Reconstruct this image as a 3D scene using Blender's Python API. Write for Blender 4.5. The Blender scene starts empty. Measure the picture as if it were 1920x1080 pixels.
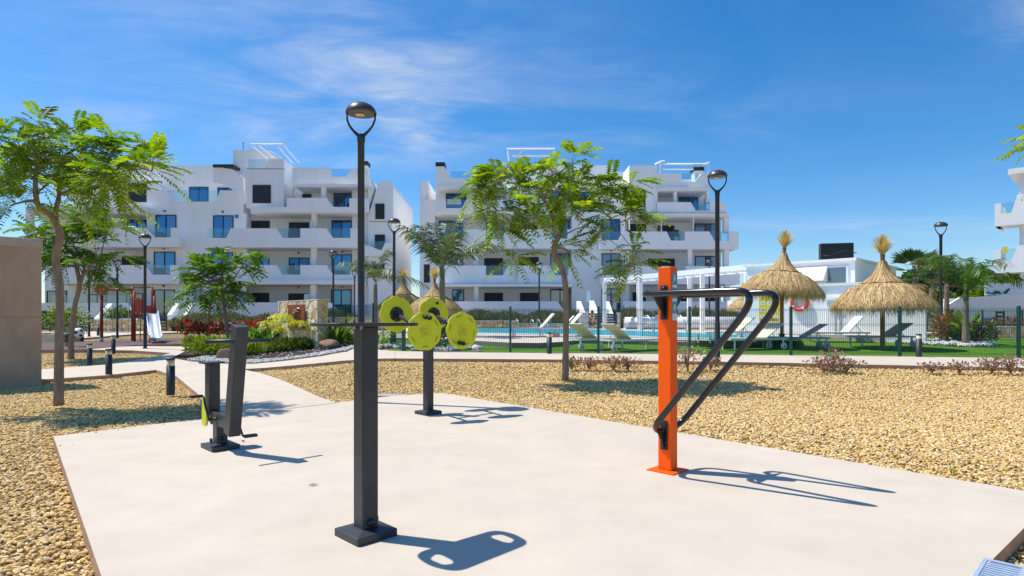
import bpy, bmesh, math, random
import numpy as np
from mathutils import Vector, Matrix
R = math.radians
random.seed(7)
scene = bpy.context.scene
COL = scene.collection

# ------------------------------------------------------------------ camera
F = 1138.0          # focal length in photograph pixels (1920 wide)
CX, HY, EYE = 960.0, 601.0, 1.2
cam_d = bpy.data.cameras.new('camera')
cam_d.sensor_width = 36.0
cam_d.lens = 36.0 * F / 1920.0
cam_d.shift_y = (HY - 540.0) / 1920.0
cam_d.clip_start = 0.05
cam_d.clip_end = 8000.0
cam = bpy.data.objects.new('camera', cam_d)
cam.location = (0, 0, EYE)
cam.rotation_euler = (R(90), 0, 0)
COL.objects.link(cam)
scene.camera = cam

# ------------------------------------------------------------------ sky, sun, exposure
SUN = Vector((-0.458, 0.146, 0.877)).normalized()     # towards the sun
world = bpy.data.worlds.new('World')
scene.world = world
world.use_nodes = True
wn, wl = world.node_tree.nodes, world.node_tree.links
wn.clear()
def N(nodes, t, **kw):
    n = nodes.new(t)
    for k, v in kw.items():
        setattr(n, k, v)
    return n
def setin(n, **kw):
    for k, v in kw.items():
        n.inputs[k.replace('_', ' ')].default_value = v
sky = N(wn, 'ShaderNodeTexSky', sky_type='NISHITA', sun_disc=False)
sky.sun_elevation = math.asin(SUN.z)
sky.sun_rotation = math.atan2(SUN.x, SUN.y) % (2 * math.pi)
sky.altitude = 0
sky.air_density = 1.0
sky.dust_density = 0.6
sky.ozone_density = 5.0
hsv = N(wn, 'ShaderNodeHueSaturation')
setin(hsv, Hue=0.500, Saturation=1.34, Value=1.25)
wl.new(sky.outputs[0], hsv.inputs['Color'])
# clouds: a thin wispy sheet on a plane far overhead
tc = N(wn, 'ShaderNodeTexCoord')
sep = N(wn, 'ShaderNodeSeparateXYZ')
wl.new(tc.outputs['Generated'], sep.inputs[0])
def M(op, a, b=None, nodes=wn, links=wl, clamp=False):
    n = N(nodes, 'ShaderNodeMath', operation=op, use_clamp=clamp)
    for i, v in enumerate((a, b)):
        if v is None: continue
        if isinstance(v, (int, float)): n.inputs[i].default_value = v
        else: links.new(v, n.inputs[i])
    return n.outputs[0]
zc = M('MAXIMUM', sep.outputs['Z'], 0.015)
den = M('ADD', zc, 0.06)
px_, py_ = M('DIVIDE', sep.outputs['X'], den), M('DIVIDE', sep.outputs['Y'], den)
cmb = N(wn, 'ShaderNodeCombineXYZ')
wl.new(px_, cmb.inputs[0]); wl.new(py_, cmb.inputs[1])
def cloud_layer(rot, sc, nscale, lo, hi, detail=9, dist=0.6, loc=(0, 0, 0)):
    mp = N(wn, 'ShaderNodeMapping')
    mp.inputs['Location'].default_value = loc
    mp.inputs['Rotation'].default_value = (0, 0, rot)
    mp.inputs['Scale'].default_value = sc
    wl.new(cmb.outputs[0], mp.inputs[0])
    nz = N(wn, 'ShaderNodeTexNoise')
    setin(nz, Scale=nscale, Detail=detail, Roughness=0.58, Distortion=dist)
    wl.new(mp.outputs[0], nz.inputs['Vector'])
    mr = N(wn, 'ShaderNodeMapRange', clamp=True, interpolation_type='SMOOTHSTEP')
    setin(mr, From_Min=lo, From_Max=hi)
    wl.new(nz.outputs['Fac'], mr.inputs['Value'])
    return mr.outputs[0]
def bank(x, y, rx, ry, ang):
    "soft elliptical bank of cloud at a place on the overhead sheet"
    ca, sa = math.cos(ang), math.sin(ang)
    dx, dy = M('SUBTRACT', px_, x), M('SUBTRACT', py_, y)
    u = M('ADD', M('MULTIPLY', dx, ca / rx), M('MULTIPLY', dy, sa / rx))
    v = M('ADD', M('MULTIPLY', dx, -sa / ry), M('MULTIPLY', dy, ca / ry))
    d2 = M('ADD', M('MULTIPLY', u, u), M('MULTIPLY', v, v))
    return M('POWER', 2.718, M('MULTIPLY', d2, -1.0))
wisp = cloud_layer(R(-28), (0.85, 1.25, 1), 1.3, 0.30, 0.80, dist=0.9)
fine = cloud_layer(R(-20), (0.9, 1.7, 1), 3.2, 0.25, 0.78, dist=1.3, loc=(3, 1, 0))
banks = M('ADD', bank(-0.68, 2.05, 0.62, 0.55, R(0)), M('MULTIPLY', bank(-0.25, 2.75, 1.1, 0.35, R(-12)), 0.75))
banks = M('ADD', banks, M('MULTIPLY', bank(1.40, 1.72, 0.26, 0.10, R(30)), 1.0))
banks = M('ADD', banks, M('MULTIPLY', bank(2.5, 4.4, 1.8, 0.35, R(0)), 0.35))
banks = M('ADD', banks, M('MULTIPLY', bank(-1.5, 2.5, 0.7, 0.3, R(20)), 0.4))
banks = M('ADD', banks, 0.03)
cl = M('MULTIPLY', M('MULTIPLY', wisp, M('ADD', M('MULTIPLY', fine, 0.6), 0.4)), banks)
cl = M("MULTIPLY", cl, 0.86, clamp=True)
cl = M('MINIMUM', cl, 0.8)
mixc = N(wn, 'ShaderNodeMixRGB')
mixc.inputs['Color2'].default_value = (6.2, 6.6, 7.2, 1)
wl.new(cl, mixc.inputs['Fac']); wl.new(hsv.outputs[0], mixc.inputs['Color1'])
bg = N(wn, 'ShaderNodeBackground')
bg.inputs['Strength'].default_value = 0.11
wl.new(mixc.outputs[0], bg.inputs['Color'])
wo = N(wn, 'ShaderNodeOutputWorld')
wl.new(bg.outputs[0], wo.inputs['Surface'])

sun_d = bpy.data.lights.new('sun', 'SUN')
sun_d.energy = 4.6
sun_d.angle = R(0.53)
sun_d.color = (1.0, 0.955, 0.88)
sun_o = bpy.data.objects.new('sun', sun_d)
sun_o.rotation_euler = (-SUN).to_track_quat('-Z', 'Y').to_euler()
sun_o.location = (-30, 10, 60)
COL.objects.link(sun_o)
vs = scene.view_settings
vs.view_transform = 'Standard'
vs.look = 'None'
vs.gamma = 1.0
vs.use_curve_mapping = False
vs.exposure = 0.22
scene.cycles.max_bounces = 8
scene.cycles.transparent_max_bounces = 24
scene.cycles.use_denoising = True

# ------------------------------------------------------------------ helpers
def tag(o, label=None, cat=None, group=None, kind=None):
    if label: o['label'] = label
    if cat: o['category'] = cat
    if group: o['group'] = group
    if kind: o['kind'] = kind
    return o
def thing(name, label, cat, loc=(0, 0, 0), rz=0.0, group=None, scale=1.0):
    o = bpy.data.objects.new(name, None)
    o.empty_display_size = 0.1
    COL.objects.link(o)
    o.location = loc
    o.rotation_euler = (0, 0, rz)
    o.scale = (scale,) * 3
    return tag(o, label, cat, group)
def dup(root, loc=None, rz=None, label=None, group=None, scale=None):
    r = root.copy(); COL.objects.link(r)
    if loc is not None: r.location = loc
    if rz is not None: r.rotation_euler = (0, 0, rz)
    if scale is not None: r.scale = (scale,) * 3
    if label: r['label'] = label
    if group: r['group'] = group
    for ch in list(root.children):
        c = ch.copy(); COL.objects.link(c); c.parent = r
        for g in list(ch.children):
            d = g.copy(); COL.objects.link(d); d.parent = c
    return r

class MB:
    "collects shapes; build() links them as ONE mesh object"
    def __init__(s):
        s.v, s.f, s.sm, s.mi, s.cur, s.T = [], [], [], [], 0, None
    def add(s, vs, fs, smooth=False):
        b = len(s.v)
        if s.T is not None: vs = [s.T @ Vector(p) for p in vs]
        s.v += [tuple(p) for p in vs]
        for f in fs:
            s.f.append(tuple(b + i for i in f)); s.sm.append(smooth); s.mi.append(s.cur)
        return s
    def box(s, x0, x1, y0, y1, z0, z1):
        vs = [(x0, y0, z0), (x1, y0, z0), (x1, y1, z0), (x0, y1, z0), (x0, y0, z1), (x1, y0, z1), (x1, y1, z1), (x0, y1, z1)]
        return s.add(vs, [(0, 3, 2, 1), (4, 5, 6, 7), (0, 1, 5, 4), (1, 2, 6, 5), (2, 3, 7, 6), (3, 0, 4, 7)])
    def cbox(s, c, sx, sy, sz):
        return s.box(c[0] - sx / 2, c[0] + sx / 2, c[1] - sy / 2, c[1] + sy / 2, c[2] - sz / 2, c[2] + sz / 2)
    def prism(s, pts, ext):
        "planar polygon (3d points) extruded by a vector"
        n = len(pts); e = Vector(ext)
        vs = [Vector(p) for p in pts] + [Vector(p) + e for p in pts]
        fs = [tuple(range(n)), tuple(range(2 * n - 1, n - 1, -1))]
        fs += [(i, i + n, (i + 1) % n + n, (i + 1) % n) for i in range(n)]
        return s.add(vs, fs)
    def tube(s, path, r, n=8, caps=True, smooth=True, closed=False):
        path = [Vector(p) for p in path]
        m = len(path)
        rs = r if isinstance(r, (list, tuple)) else [r] * m
        vs, fs = [], []
        up = None
        for i, p in enumerate(path):
            if closed: t = path[(i + 1) % m] - path[i - 1]
            else: t = path[min(i + 1, m - 1)] - path[max(i - 1, 0)]
            if t.length < 1e-9: t = Vector((0, 0, 1))
            t.normalize()
            if up is None:
                up = Vector((0, 0, 1)) if abs(t.z) < 0.9 else Vector((1, 0, 0))
            a = up - t * up.dot(t)
            if a.length < 1e-6: a = t.orthogonal()
            a.normalize(); up = a
            b = t.cross(a)
            for k in range(n):
                g = 2 * math.pi * k / n
                vs.append(p + (a * math.cos(g) + b * math.sin(g)) * rs[i])
        segs = m if closed else m - 1
        for i in range(segs):
            j = (i + 1) % m
            for k in range(n):
                k2 = (k + 1) % n
                fs.append((i * n + k, i * n + k2, j * n + k2, j * n + k))
        s.add(vs, fs, smooth)
        if caps and not closed:
            b = len(s.v) - len(vs)
            s.f.append(tuple(b + k for k in range(n - 1, -1, -1))); s.sm.append(False); s.mi.append(s.cur)
            s.f.append(tuple(b + (m - 1) * n + k for k in range(n))); s.sm.append(False); s.mi.append(s.cur)
        return s
    def lathe(s, prof, c=(0, 0, 0), n=24, smooth=True, axis=None):
        "profile of (r, z) turned about a vertical axis (or axis matrix)"
        vs, fs = [], []
        for (r, z) in prof:
            for k in range(n):
                g = 2 * math.pi * k / n
                p = Vector((r * math.cos(g), r * math.sin(g), z))
                if axis is not None: p = axis @ p
                vs.append(p + Vector(c))
        for i in range(len(prof) - 1):
            for k in range(n):
                k2 = (k + 1) % n
                fs.append((i * n + k, i * n + k2, (i + 1) * n + k2, (i + 1) * n + k))
        return s.add(vs, fs, smooth)
    def disc(s, c, r, h, n=20, axis=None, smooth=True):
        return s.lathe([(0.0001, 0), (r, 0), (r, h), (0.0001, h)], c, n, False, axis)
    def mesh(s, name, mats):
        me = bpy.data.meshes.new(name)
        me.from_pydata(s.v, [], s.f)
        me.polygons.foreach_set('use_smooth', s.sm)
        for m in (mats if isinstance(mats, (list, tuple)) else [mats]): me.materials.append(m)
        if isinstance(mats, (list, tuple)): me.polygons.foreach_set('material_index', s.mi)
        me.update()
        return me
    def build(s, name, mats, parent=None, bevel=0.0, seg=2):
        me = s.mesh(name, mats)
        return link(name, me, parent, bevel, seg)
def link(name, me, parent=None, bevel=0.0, seg=2):
    o = bpy.data.objects.new(name, me)
    COL.objects.link(o)
    if parent is not None: o.parent = parent
    if bevel:
        bv = o.modifiers.new('bevel', 'BEVEL')
        bv.width = bevel; bv.segments = seg; bv.limit_method = 'ANGLE'; bv.angle_limit = R(40)
    return o
def np_mesh(name, verts, quads, mat, tint=None, smooth=False, fs=4):
    "big mesh from numpy arrays; tint = per-vertex float"
    me = bpy.data.meshes.new(name)
    nv, nf = len(verts), len(quads)
    me.vertices.add(nv); me.loops.add(nf * fs); me.polygons.add(nf)
    me.vertices.foreach_set('co', np.asarray(verts, dtype=np.float32).ravel())
    me.loops.foreach_set('vertex_index', np.asarray(quads, dtype=np.int32).ravel())
    me.polygons.foreach_set('loop_start', np.arange(0, nf * fs, fs, dtype=np.int32))
    me.polygons.foreach_set('loop_total', np.full(nf, fs, dtype=np.int32))
    me.polygons.foreach_set('use_smooth', np.full(nf, smooth, dtype=bool))
    if tint is not None:
        a = me.attributes.new('tint', 'FLOAT', 'POINT')
        a.data.foreach_set('value', np.asarray(tint, dtype=np.float32))
    me.materials.append(mat)
    me.update(); me.validate()
    return me

# terrain -----------------------------------------------------------
def lin(t, y):
    if y <= t[0][0]: return t[0][1]
    for (a, b), (c, d) in zip(t, t[1:]):
        if y <= c: return b + (d - b) * (y - a) / (c - a)
    return t[-1][1]
HL = [(0, 0), (17, 0), (24, .3), (42, .5), (46, .6)]
HR = [(0, 0), (9.8, 0), (13.3, .28), (16, .31), (18.5, .36), (22, .50), (45, .62)]
def hgt(x, y):
    t = min(1, max(0, (x + .28 * y + 3) / 4.0)); t = t * t * (3 - 2 * t)
    return lin(HL, y) * (1 - t) + lin(HR, y) * t
def ray(px, py, zf=hgt, ymax=120):
    "where the camera ray through a photograph pixel meets the terrain"
    k, s = (px - CX) / F, (py - HY) / F
    g = lambda y: EYE - s * y - zf(k * y, y)
    y = 1.0
    while y < ymax and g(y) > 0: y += .25
    a, b = y - .25, y
    for _ in range(24):
        m = (a + b) / 2
        if g(m) > 0: a = m
        else: b = m
    return Vector((k * b, b, zf(k * b, b)))
def at(px, py, Y):
    return Vector(((px - CX) / F * Y, Y, EYE - (py - HY) / F * Y))
def gnd(px, Y):
    x = (px - CX) / F * Y
    return Vector((x, Y, hgt(x, Y)))
DD = Vector((.70, -.714, 0)); EE = Vector((.714, .70, 0))     # the site's two building axes
ANG = math.atan2(-.714, .70)
def inside(x, y, poly):
    c = False
    n = len(poly)
    for i in range(n):
        x0, y0 = poly[i][0], poly[i][1]; x1, y1 = poly[i - 1][0], poly[i - 1][1]
        if (y0 > y) != (y1 > y) and x < (x1 - x0) * (y - y0) / (y1 - y0) + x0: c = not c
    return c

# ------------------------------------------------------------------ materials
def mk(name, col, rough=.6, metal=0.0, var=.12, scale=6.0, bump=0.0, bscale=60.0, spec=.5, var2=0.0, scale2=.7, stretch=None, coat=0.0, edge=None):
    m = bpy.data.materials.new(name); m.use_nodes = True
    n, l = m.node_tree.nodes, m.node_tree.links
    b = n['Principled BSDF']
    b.inputs['Roughness'].default_value = rough
    b.inputs['Metallic'].default_value = metal
    b.inputs['Specular IOR Level'].default_value = spec
    if coat: b.inputs['Coat Weight'].default_value = coat; b.inputs['Coat Roughness'].default_value = .15
    t = N(n, 'ShaderNodeTexCoord')
    src = t.outputs['Object']
    if stretch:
        mp = N(n, 'ShaderNodeMapping'); mp.inputs['Scale'].default_value = stretch
        l.new(src, mp.inputs[0]); src = mp.outputs[0]
    c = (*col, 1) if len(col) == 3 else col
    last = None
    def layer(prev, sc, amt, det):
        nz = N(n, 'ShaderNodeTexNoise'); setin(nz, Scale=sc, Detail=det, Roughness=.6)
        l.new(src, nz.inputs['Vector'])
        mr = N(n, 'ShaderNodeMapRange', clamp=True); setin(mr, From_Min=.3, From_Max=.7, To_Min=1 - amt, To_Max=1 + amt)
        l.new(nz.outputs['Fac'], mr.inputs['Value'])
        mx = N(n, 'ShaderNodeMixRGB', blend_type='MULTIPLY'); mx.inputs['Fac'].default_value = 1
        if prev is None: mx.inputs['Color1'].default_value = c
        else: l.new(prev, mx.inputs['Color1'])
        l.new(mr.outputs[0], mx.inputs['Color2'])
        return mx.outputs[0]
    if var: last = layer(last, scale, var, 6)
    if var2: last = layer(last, scale2, var2, 4)
    if last is None: b.inputs['Base Color'].default_value = c
    else: l.new(last, b.inputs['Base Color'])
    if bump:
        nz = N(n, 'ShaderNodeTexNoise'); setin(nz, Scale=bscale, Detail=5, Roughness=.65)
        l.new(src, nz.inputs['Vector'])
        bp = N(n, 'ShaderNodeBump'); setin(bp, Strength=bump, Distance=.02)
        l.new(nz.outputs['Fac'], bp.inputs['Height']); l.new(bp.outputs[0], b.inputs['Normal'])
    return m
def mk_leaf(name, dark, light, trans=.35, rough=.45, third=None):
    "foliage: colour picked by each leaf's own tint, some light passing through"
    m = bpy.data.materials.new(name); m.use_nodes = True
    n, l = m.node_tree.nodes, m.node_tree.links
    b = n['Principled BSDF']; out = n['Material Output']
    a = N(n, 'ShaderNodeAttribute'); a.attribute_name = 'tint'
    r = N(n, 'ShaderNodeValToRGB')
    r.color_ramp.elements[0].color = (*dark, 1); r.color_ramp.elements[1].color = (*light, 1)
    if third:
        e = r.color_ramp.elements.new(.86); e.color = (*light, 1)
        r.color_ramp.elements[-1].color = (*third, 1); r.color_ramp.elements[-1].position = 1.0
    l.new(a.outputs['Fac'], r.inputs[0]); l.new(r.outputs[0], b.inputs['Base Color'])
    b.inputs['Roughness'].default_value = rough
    b.inputs['Specular IOR Level'].default_value = .35
    if trans:
        tr = N(n, 'ShaderNodeBsdfTranslucent')
        g = N(n, 'ShaderNodeMixRGB', blend_type='MULTIPLY'); g.inputs['Fac'].default_value = 1
        g.inputs['Color2'].default_value = (1.7, 1.9, .7, 1)
        l.new(r.outputs[0], g.inputs['Color1']); l.new(g.outputs[0], tr.inputs['Color'])
        mx = N(n, 'ShaderNodeMixShader'); mx.inputs[0].default_value = trans
        l.new(b.outputs[0], mx.inputs[1]); l.new(tr.outputs[0], mx.inputs[2]); l.new(mx.outputs[0], out.inputs['Surface'])
    return m
def mk_glass(name, tint, refl=.25, see=True, rough=.02, body=(.02, .03, .04)):
    m = bpy.data.materials.new(name); m.use_nodes = True
    n, l = m.node_tree.nodes, m.node_tree.links
    out = n['Material Output']; n.remove(n['Principled BSDF'])
    gl = N(n, 'ShaderNodeBsdfGlossy'); gl.inputs['Roughness'].default_value = rough
    gl.inputs['Color'].default_value = (*tint, 1) if not see else (.95, 1, 1, 1)
    if see:
        o = N(n, 'ShaderNodeBsdfTransparent'); o.inputs['Color'].default_value = (*tint, 1)
    else:
        o = N(n, 'ShaderNodeBsdfDiffuse'); o.inputs['Color'].default_value = (*body, 1)
    mx = N(n, 'ShaderNodeMixShader'); mx.inputs[0].default_value = refl
    l.new(o.outputs[0], mx.inputs[1]); l.new(gl.outputs[0], mx.inputs[2]); l.new(mx.outputs[0], out.inputs['Surface'])
    return m

WHITE = mk('white_render', (.88, .88, .88), .85, var=.03, scale=1.6, bump=.06, bscale=25, spec=.2, var2=.03, scale2=.3, stretch=(1.3, 1.3, .22))
WALLBACK = WHITE
SLABW = mk('white_slab', (.85, .84, .82), .8, var=.03, scale=1.2, spec=.2)
FRAME = mk('anthracite_window_frame', (.025, .027, .032), .45, var=0)
SHUT = mk('anthracite_roller_shutter', (.022, .023, .030), .55, var=.1, scale=3)
WGLASS = mk_glass('blue_window_glass', (.22, .58, 1.0), .33, see=False, body=(.004, .03, .07))
WGLASSD = mk_glass('deep_blue_window_glass', (.18, .50, .95), .22, see=False, body=(.004, .022, .05))
WGLASSC = mk_glass('curtained_window_glass', (.30, .62, 1.0), .30, see=False, body=(.06, .085, .12))
WGLASS2 = mk_glass('dark_window_glass', (.75, .85, 1.0), .25, see=False, body=(.03, .035, .04))
BGLASS = mk_glass('balcony_glass', (.80, .90, .92), .07)
FROST = mk('frosted_panel', (.70, .82, .84), .3, var=.03)
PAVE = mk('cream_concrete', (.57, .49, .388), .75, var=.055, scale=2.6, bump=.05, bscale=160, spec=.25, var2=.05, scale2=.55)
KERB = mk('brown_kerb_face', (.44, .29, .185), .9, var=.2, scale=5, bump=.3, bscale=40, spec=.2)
RUBBER = mk('purple_brown_rubber', (.155, .105, .105), .95, var=.15, scale=20, bump=.2, bscale=90, spec=.2)
CONC = mk('raw_concrete', (.47, .34, .245), .85, var=.13, scale=4, bump=.12, bscale=50, spec=.25, var2=.09, scale2=.8, stretch=(1, 1, .45))
CONCAP = mk('concrete_cap', (.50, .42, .34), .85, var=.12, scale=4, bump=.1, bscale=50, spec=.2)
DGREY = mk('dark_grey_powder_coat', (.030, .033, .040), .42, var=.2, scale=16, bump=.04, bscale=400, spec=.5)
BLACK = mk('black_rubber', (.012, .012, .014), .45, var=0)
BLACKGLOSS = mk('black_gloss_tube', (.010, .010, .012), .18, var=.05, scale=20, spec=.6)
LIME = mk('lime_panel', (.64, .66, .016), .45, var=.05, scale=12, spec=.35)
LIMED = mk('lime_panel_print', (.16, .18, .01), .5, var=0)
ORANGE = mk('orange_powder_coat', (.98, .115, .002), .48, var=.05, scale=4, spec=.22)
BOLT = mk('steel_bolt', (.45, .45, .47), .35, 1.0, var=0)
TEAL = mk('teal_sticker', (.05, .33, .36), .5, var=0)
PALE = mk('pale_print', (.75, .80, .78), .6, var=0)
SIGNW = mk('sign_white', (.82, .82, .80), .6, var=0)
SIGNB = mk('sign_blue', (.03, .25, .42), .6, var=0)
INK = mk('dark_ink', (.03, .03, .04), .7, var=0)
LAMPM = mk('lamp_metal', (.028, .031, .036), .42, var=.08, scale=6, spec=.5)
LAMPH = mk('lamp_head_metal', (.055, .052, .050), .35, var=.1, scale=8, spec=.5)
LENS = mk('lamp_lens', (.75, .58, .30), .3, var=.05)
CREAM = mk('bollard_diffuser', (.72, .62, .36), .5, var=.04)
BOLL = mk('bollard_body', (.030, .033, .038), .5, var=.08)
RED = mk('red_brown_play_metal', (.22, .028, .012), .5, var=.08)
REDP = mk('red_play_panel', (.52, .055, .014), .45, var=.06)
STEEL = mk('stainless_steel', (.66, .66, .66), .35, .6, var=.05)
SLIDE = mk('slide_steel', (.66, .72, .78), .3, .6, var=.04)
GREENM = mk('green_fence_paint', (.006, .075, .055), .45, var=.06)
THPOLE = mk('varnished_pole', (.26, .13, .045), .6, var=.2, scale=6, stretch=(6, 6, 1))
SLING = mk('beige_sling', (.74, .68, .50), .8, var=.06, scale=30)
SLINGW = mk('white_sling', (.78, .78, .76), .75, var=.04, scale=30)
SLINGG = mk('grey_taupe_sling', (.40, .37, .31), .8, var=.06, scale=30)
PLAST = mk('white_plastic_frame', (.74, .76, .76), .4, var=.03)
PLASTG = mk('grey_plastic_frame', (.42, .46, .52), .45, var=.04)
COVER = mk('white_pool_cover', (.78, .80, .80), .5, var=.04, scale=5)
BARK = mk('bark', (.30, .225, .165), .9, var=.3, scale=9, bump=.5, bscale=30, stretch=(3, 3, .7), spec=.2)
BARKP = mk('palm_bark', (.25, .19, .13), .9, var=.3, scale=9, bump=.5, bscale=20, stretch=(1, 1, 4), spec=.2)
STONE = mk('cream_sandstone', (.76, .63, .43), .9, var=.2, scale=7, bump=.35, bscale=25, spec=.2, var2=.18, scale2=2.2)
STONEG = mk('golden_sandstone', (.70, .47, .21), .9, var=.22, scale=7, bump=.35, bscale=25, spec=.2, var2=.2, scale2=2.2)
MORTAR = mk('mortar', (.34, .27, .19), .95, var=.15, scale=10, spec=.1)
RUST = mk('rusted_steel', (.26, .075, .025), .8, var=.35, scale=6, bump=.1, bscale=40, spec=.3)
SOIL = mk('dark_soil', (.055, .040, .030), .95, var=.35, scale=10, bump=.5, bscale=30, spec=.1)
ROCKM = mk('brown_rock', (.30, .19, .13), .9, var=.3, scale=6, bump=.5, bscale=12, spec=.2)
ROCKG = mk('grey_rock', (.36, .33, .31), .9, var=.3, scale=5, bump=.5, bscale=10, spec=.2)
DECK = mk('deck_stone', (.60, .505, .42), .8, var=.06, scale=3, spec=.2, var2=.05)
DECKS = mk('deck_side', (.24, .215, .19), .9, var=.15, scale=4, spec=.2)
COPING = mk('pool_coping', (.74, .72, .68), .6, var=.04, scale=3)
SKINM = mk('skin', (.46, .22, .13), .55, var=.1, scale=10)
HAIRM = mk('dark_hair', (.05, .025, .015), .6, var=.2, scale=30)
SHORTS = mk('dark_swim_shorts', (.03, .04, .07), .8, var=.1)
TOWEL = mk('blue_towel', (.16, .33, .52), .9, var=.1)
YSIGN = mk('yellow_sign', (.80, .56, .03), .5, var=.03)
LIFEB = mk('lifebuoy_orange', (.72, .07, .03), .45, var=.06)
REDW = mk('barrier_red', (.55, .04, .04), .5, var=0)
SCREENB = mk('black_screen', (.006, .006, .009), .25, var=.1)
BIN = mk('green_bin', (.01, .07, .05), .5, var=.1)
GATEM = mk('gate_slat', (.035, .036, .042), .5, var=.05)
DRAIN = mk('galvanised_grating', (.60, .68, .78), .35, .45, var=.08, scale=20)

L_TREE = mk_leaf('tree_leaves', (.065, .150, .010), (.28, .375, .014), .42, third=(.42, .42, .016))
L_TREE2 = mk_leaf('tree_leaves_dark', (.045, .115, .012), (.15, .27, .018), .40)
L_PALM = mk_leaf('palm_leaves', (.035, .065, .022), (.14, .18, .075), .25, third=(.28, .27, .14))
L_PALMG = mk_leaf('green_palm_leaves', (.020, .055, .010), (.09, .17, .02), .28)
L_DEAD = mk_leaf('dead_palm_leaves', (.10, .06, .025), (.24, .16, .07), .1)
L_SAGE = mk_leaf('sage_shrub', (.03, .06, .02), (.12, .17, .09), .2)
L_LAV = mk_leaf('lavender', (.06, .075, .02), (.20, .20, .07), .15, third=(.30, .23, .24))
L_RED = mk_leaf('red_blossom', (.40, .015, .012), (.70, .05, .05), .3)
L_DRY = mk_leaf('brown_red_leaves', (.16, .03, .012), (.32, .10, .05), .2)
L_YEL = mk_leaf('yellow_green_fronds', (.20, .24, .010), (.66, .58, .03), .4)
L_STR = mk_leaf('strelitzia_leaves', (.03, .085, .016), (.15, .25, .04), .3)
L_JUN = mk_leaf('juniper', (.06, .11, .010), (.38, .46, .025), .25)
L_JUN2 = mk_leaf('juniper_dark', (.03, .065, .014), (.19, .26, .04), .2)
L_PUR = mk_leaf('purple_leaves', (.16, .075, .06), (.44, .26, .21), .3, third=(.66, .48, .42))
L_CROT = mk_leaf('croton_leaves', (.12, .07, .02), (.45, .20, .04), .2)
L_FOR = mk_leaf('far_tree_leaves', (.012, .028, .006), (.060, .095, .018), .2)
THATCH = mk_leaf('straw', (.33, .20, .08), (.86, .66, .34), .18, rough=.7)
# ================================================================== GROUND
def gravel_material():
    m = bpy.data.materials.new('ochre_gravel_bed'); m.use_nodes = True
    n, l = m.node_tree.nodes, m.node_tree.links
    b = n['Principled BSDF']; b.inputs['Roughness'].default_value = .9; b.inputs['Specular IOR Level'].default_value = .2
    t = N(n, 'ShaderNodeTexCoord')
    vo = N(n, 'ShaderNodeTexVoronoi'); setin(vo, Scale=26.0); l.new(t.outputs['Object'], vo.inputs['Vector'])
    sp = N(n, 'ShaderNodeSeparateColor'); l.new(vo.outputs['Color'], sp.inputs[0])
    r = N(n, 'ShaderNodeValToRGB'); peb_ramp(r)
    l.new(sp.outputs[0], r.inputs[0])
    v2 = N(n, 'ShaderNodeTexVoronoi', feature='DISTANCE_TO_EDGE'); setin(v2, Scale=26.0); l.new(t.outputs['Object'], v2.inputs['Vector'])
    mr = N(n, 'ShaderNodeMapRange', clamp=True); setin(mr, From_Min=0.02, From_Max=.20); l.new(v2.outputs['Distance'], mr.inputs['Value'])
    dk = N(n, 'ShaderNodeMixRGB'); dk.inputs['Color1'].default_value = (.10, .065, .035, 1); l.new(mr.outputs[0], dk.inputs['Fac']); l.new(r.outputs[0], dk.inputs['Color2'])
    l.new(dk.outputs[0], b.inputs['Base Color'])
    bp = N(n, 'ShaderNodeBump'); setin(bp, Strength=.9, Distance=.02); l.new(mr.outputs[0], bp.inputs['Height']); l.new(bp.outputs[0], b.inputs['Normal'])
    return m
def peb_ramp(r):
    cols = [(0, (.40, .25, .09)), (.18, (.58, .375, .13)), (.36, (.70, .475, .18)), (.55, (.78, .57, .26)), (.72, (.80, .63, .34)), (.86, (.70, .43, .11)), (.94, (.46, .36, .24)), (1, (.82, .70, .46))]
    cr = r.color_ramp
    cr.elements[0].position = 0; cr.elements[0].color = (*cols[0][1], 1)
    cr.elements[1].position = 1; cr.elements[1].color = (*cols[-1][1], 1)
    for p, c in cols[1:-1]:
        e = cr.elements.new(p); e.color = (*c, 1)
GRAVEL = gravel_material()
def pebble_mat(name, white=False):
    m = bpy.data.materials.new(name); m.use_nodes = True
    n, l = m.node_tree.nodes, m.node_tree.links
    b = n['Principled BSDF']; b.inputs['Roughness'].default_value = .8; b.inputs['Specular IOR Level'].default_value = .25
    o = N(n, 'ShaderNodeObjectInfo'); r = N(n, 'ShaderNodeValToRGB')
    if white:
        r.color_ramp.elements[0].color = (.42, .40, .37, 1); r.color_ramp.elements[1].color = (.66, .65, .62, 1)
    else: peb_ramp(r)
    l.new(o.outputs['Random'], r.inputs[0])
    l.new(r.outputs[0], b.inputs['Base Color'])
    return m
PEB, PEBW = pebble_mat('ochre_pebbles'), pebble_mat('white_pebbles', True)

# one sheet to the horizon; the bed lies a hand below the slabs except where it is raked up to the pad's far edge
_pa, _pb = Vector(ray(830, 736.5, lambda x, y: 0.0)[:2]), Vector(ray(1920, 919, lambda x, y: 0.0)[:2])
_pd = (_pb - _pa).normalized(); _pn = Vector((-_pd.y, _pd.x))
if _pn.y < 0: _pn = -_pn
def ghgt(x, y):
    d = (Vector((x, y)) - _pa).dot(_pn); u = (Vector((x, y)) - _pa).dot(_pd)
    k = 0.0
    if u > -1.5: k = max(0.0, 1 - max(0.0, d - 1.0) / 2.5) if d > 0 else max(0.0, 1 + d / .4)
    if u < .5: k *= max(0.0, (u + 1.5) / 2.0)
    return hgt(x, y) - .095 + .055 * min(1.0, k)
xs = np.concatenate([[-4000, -900, -300, -120], np.arange(-60, 61, 1.0), [120, 300, 900, 4000]])
ys = np.concatenate([[-4000, -900, -300, -100, -40, -15], np.arange(-6, 61, .5), [80, 140, 300, 900, 4000]])
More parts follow.
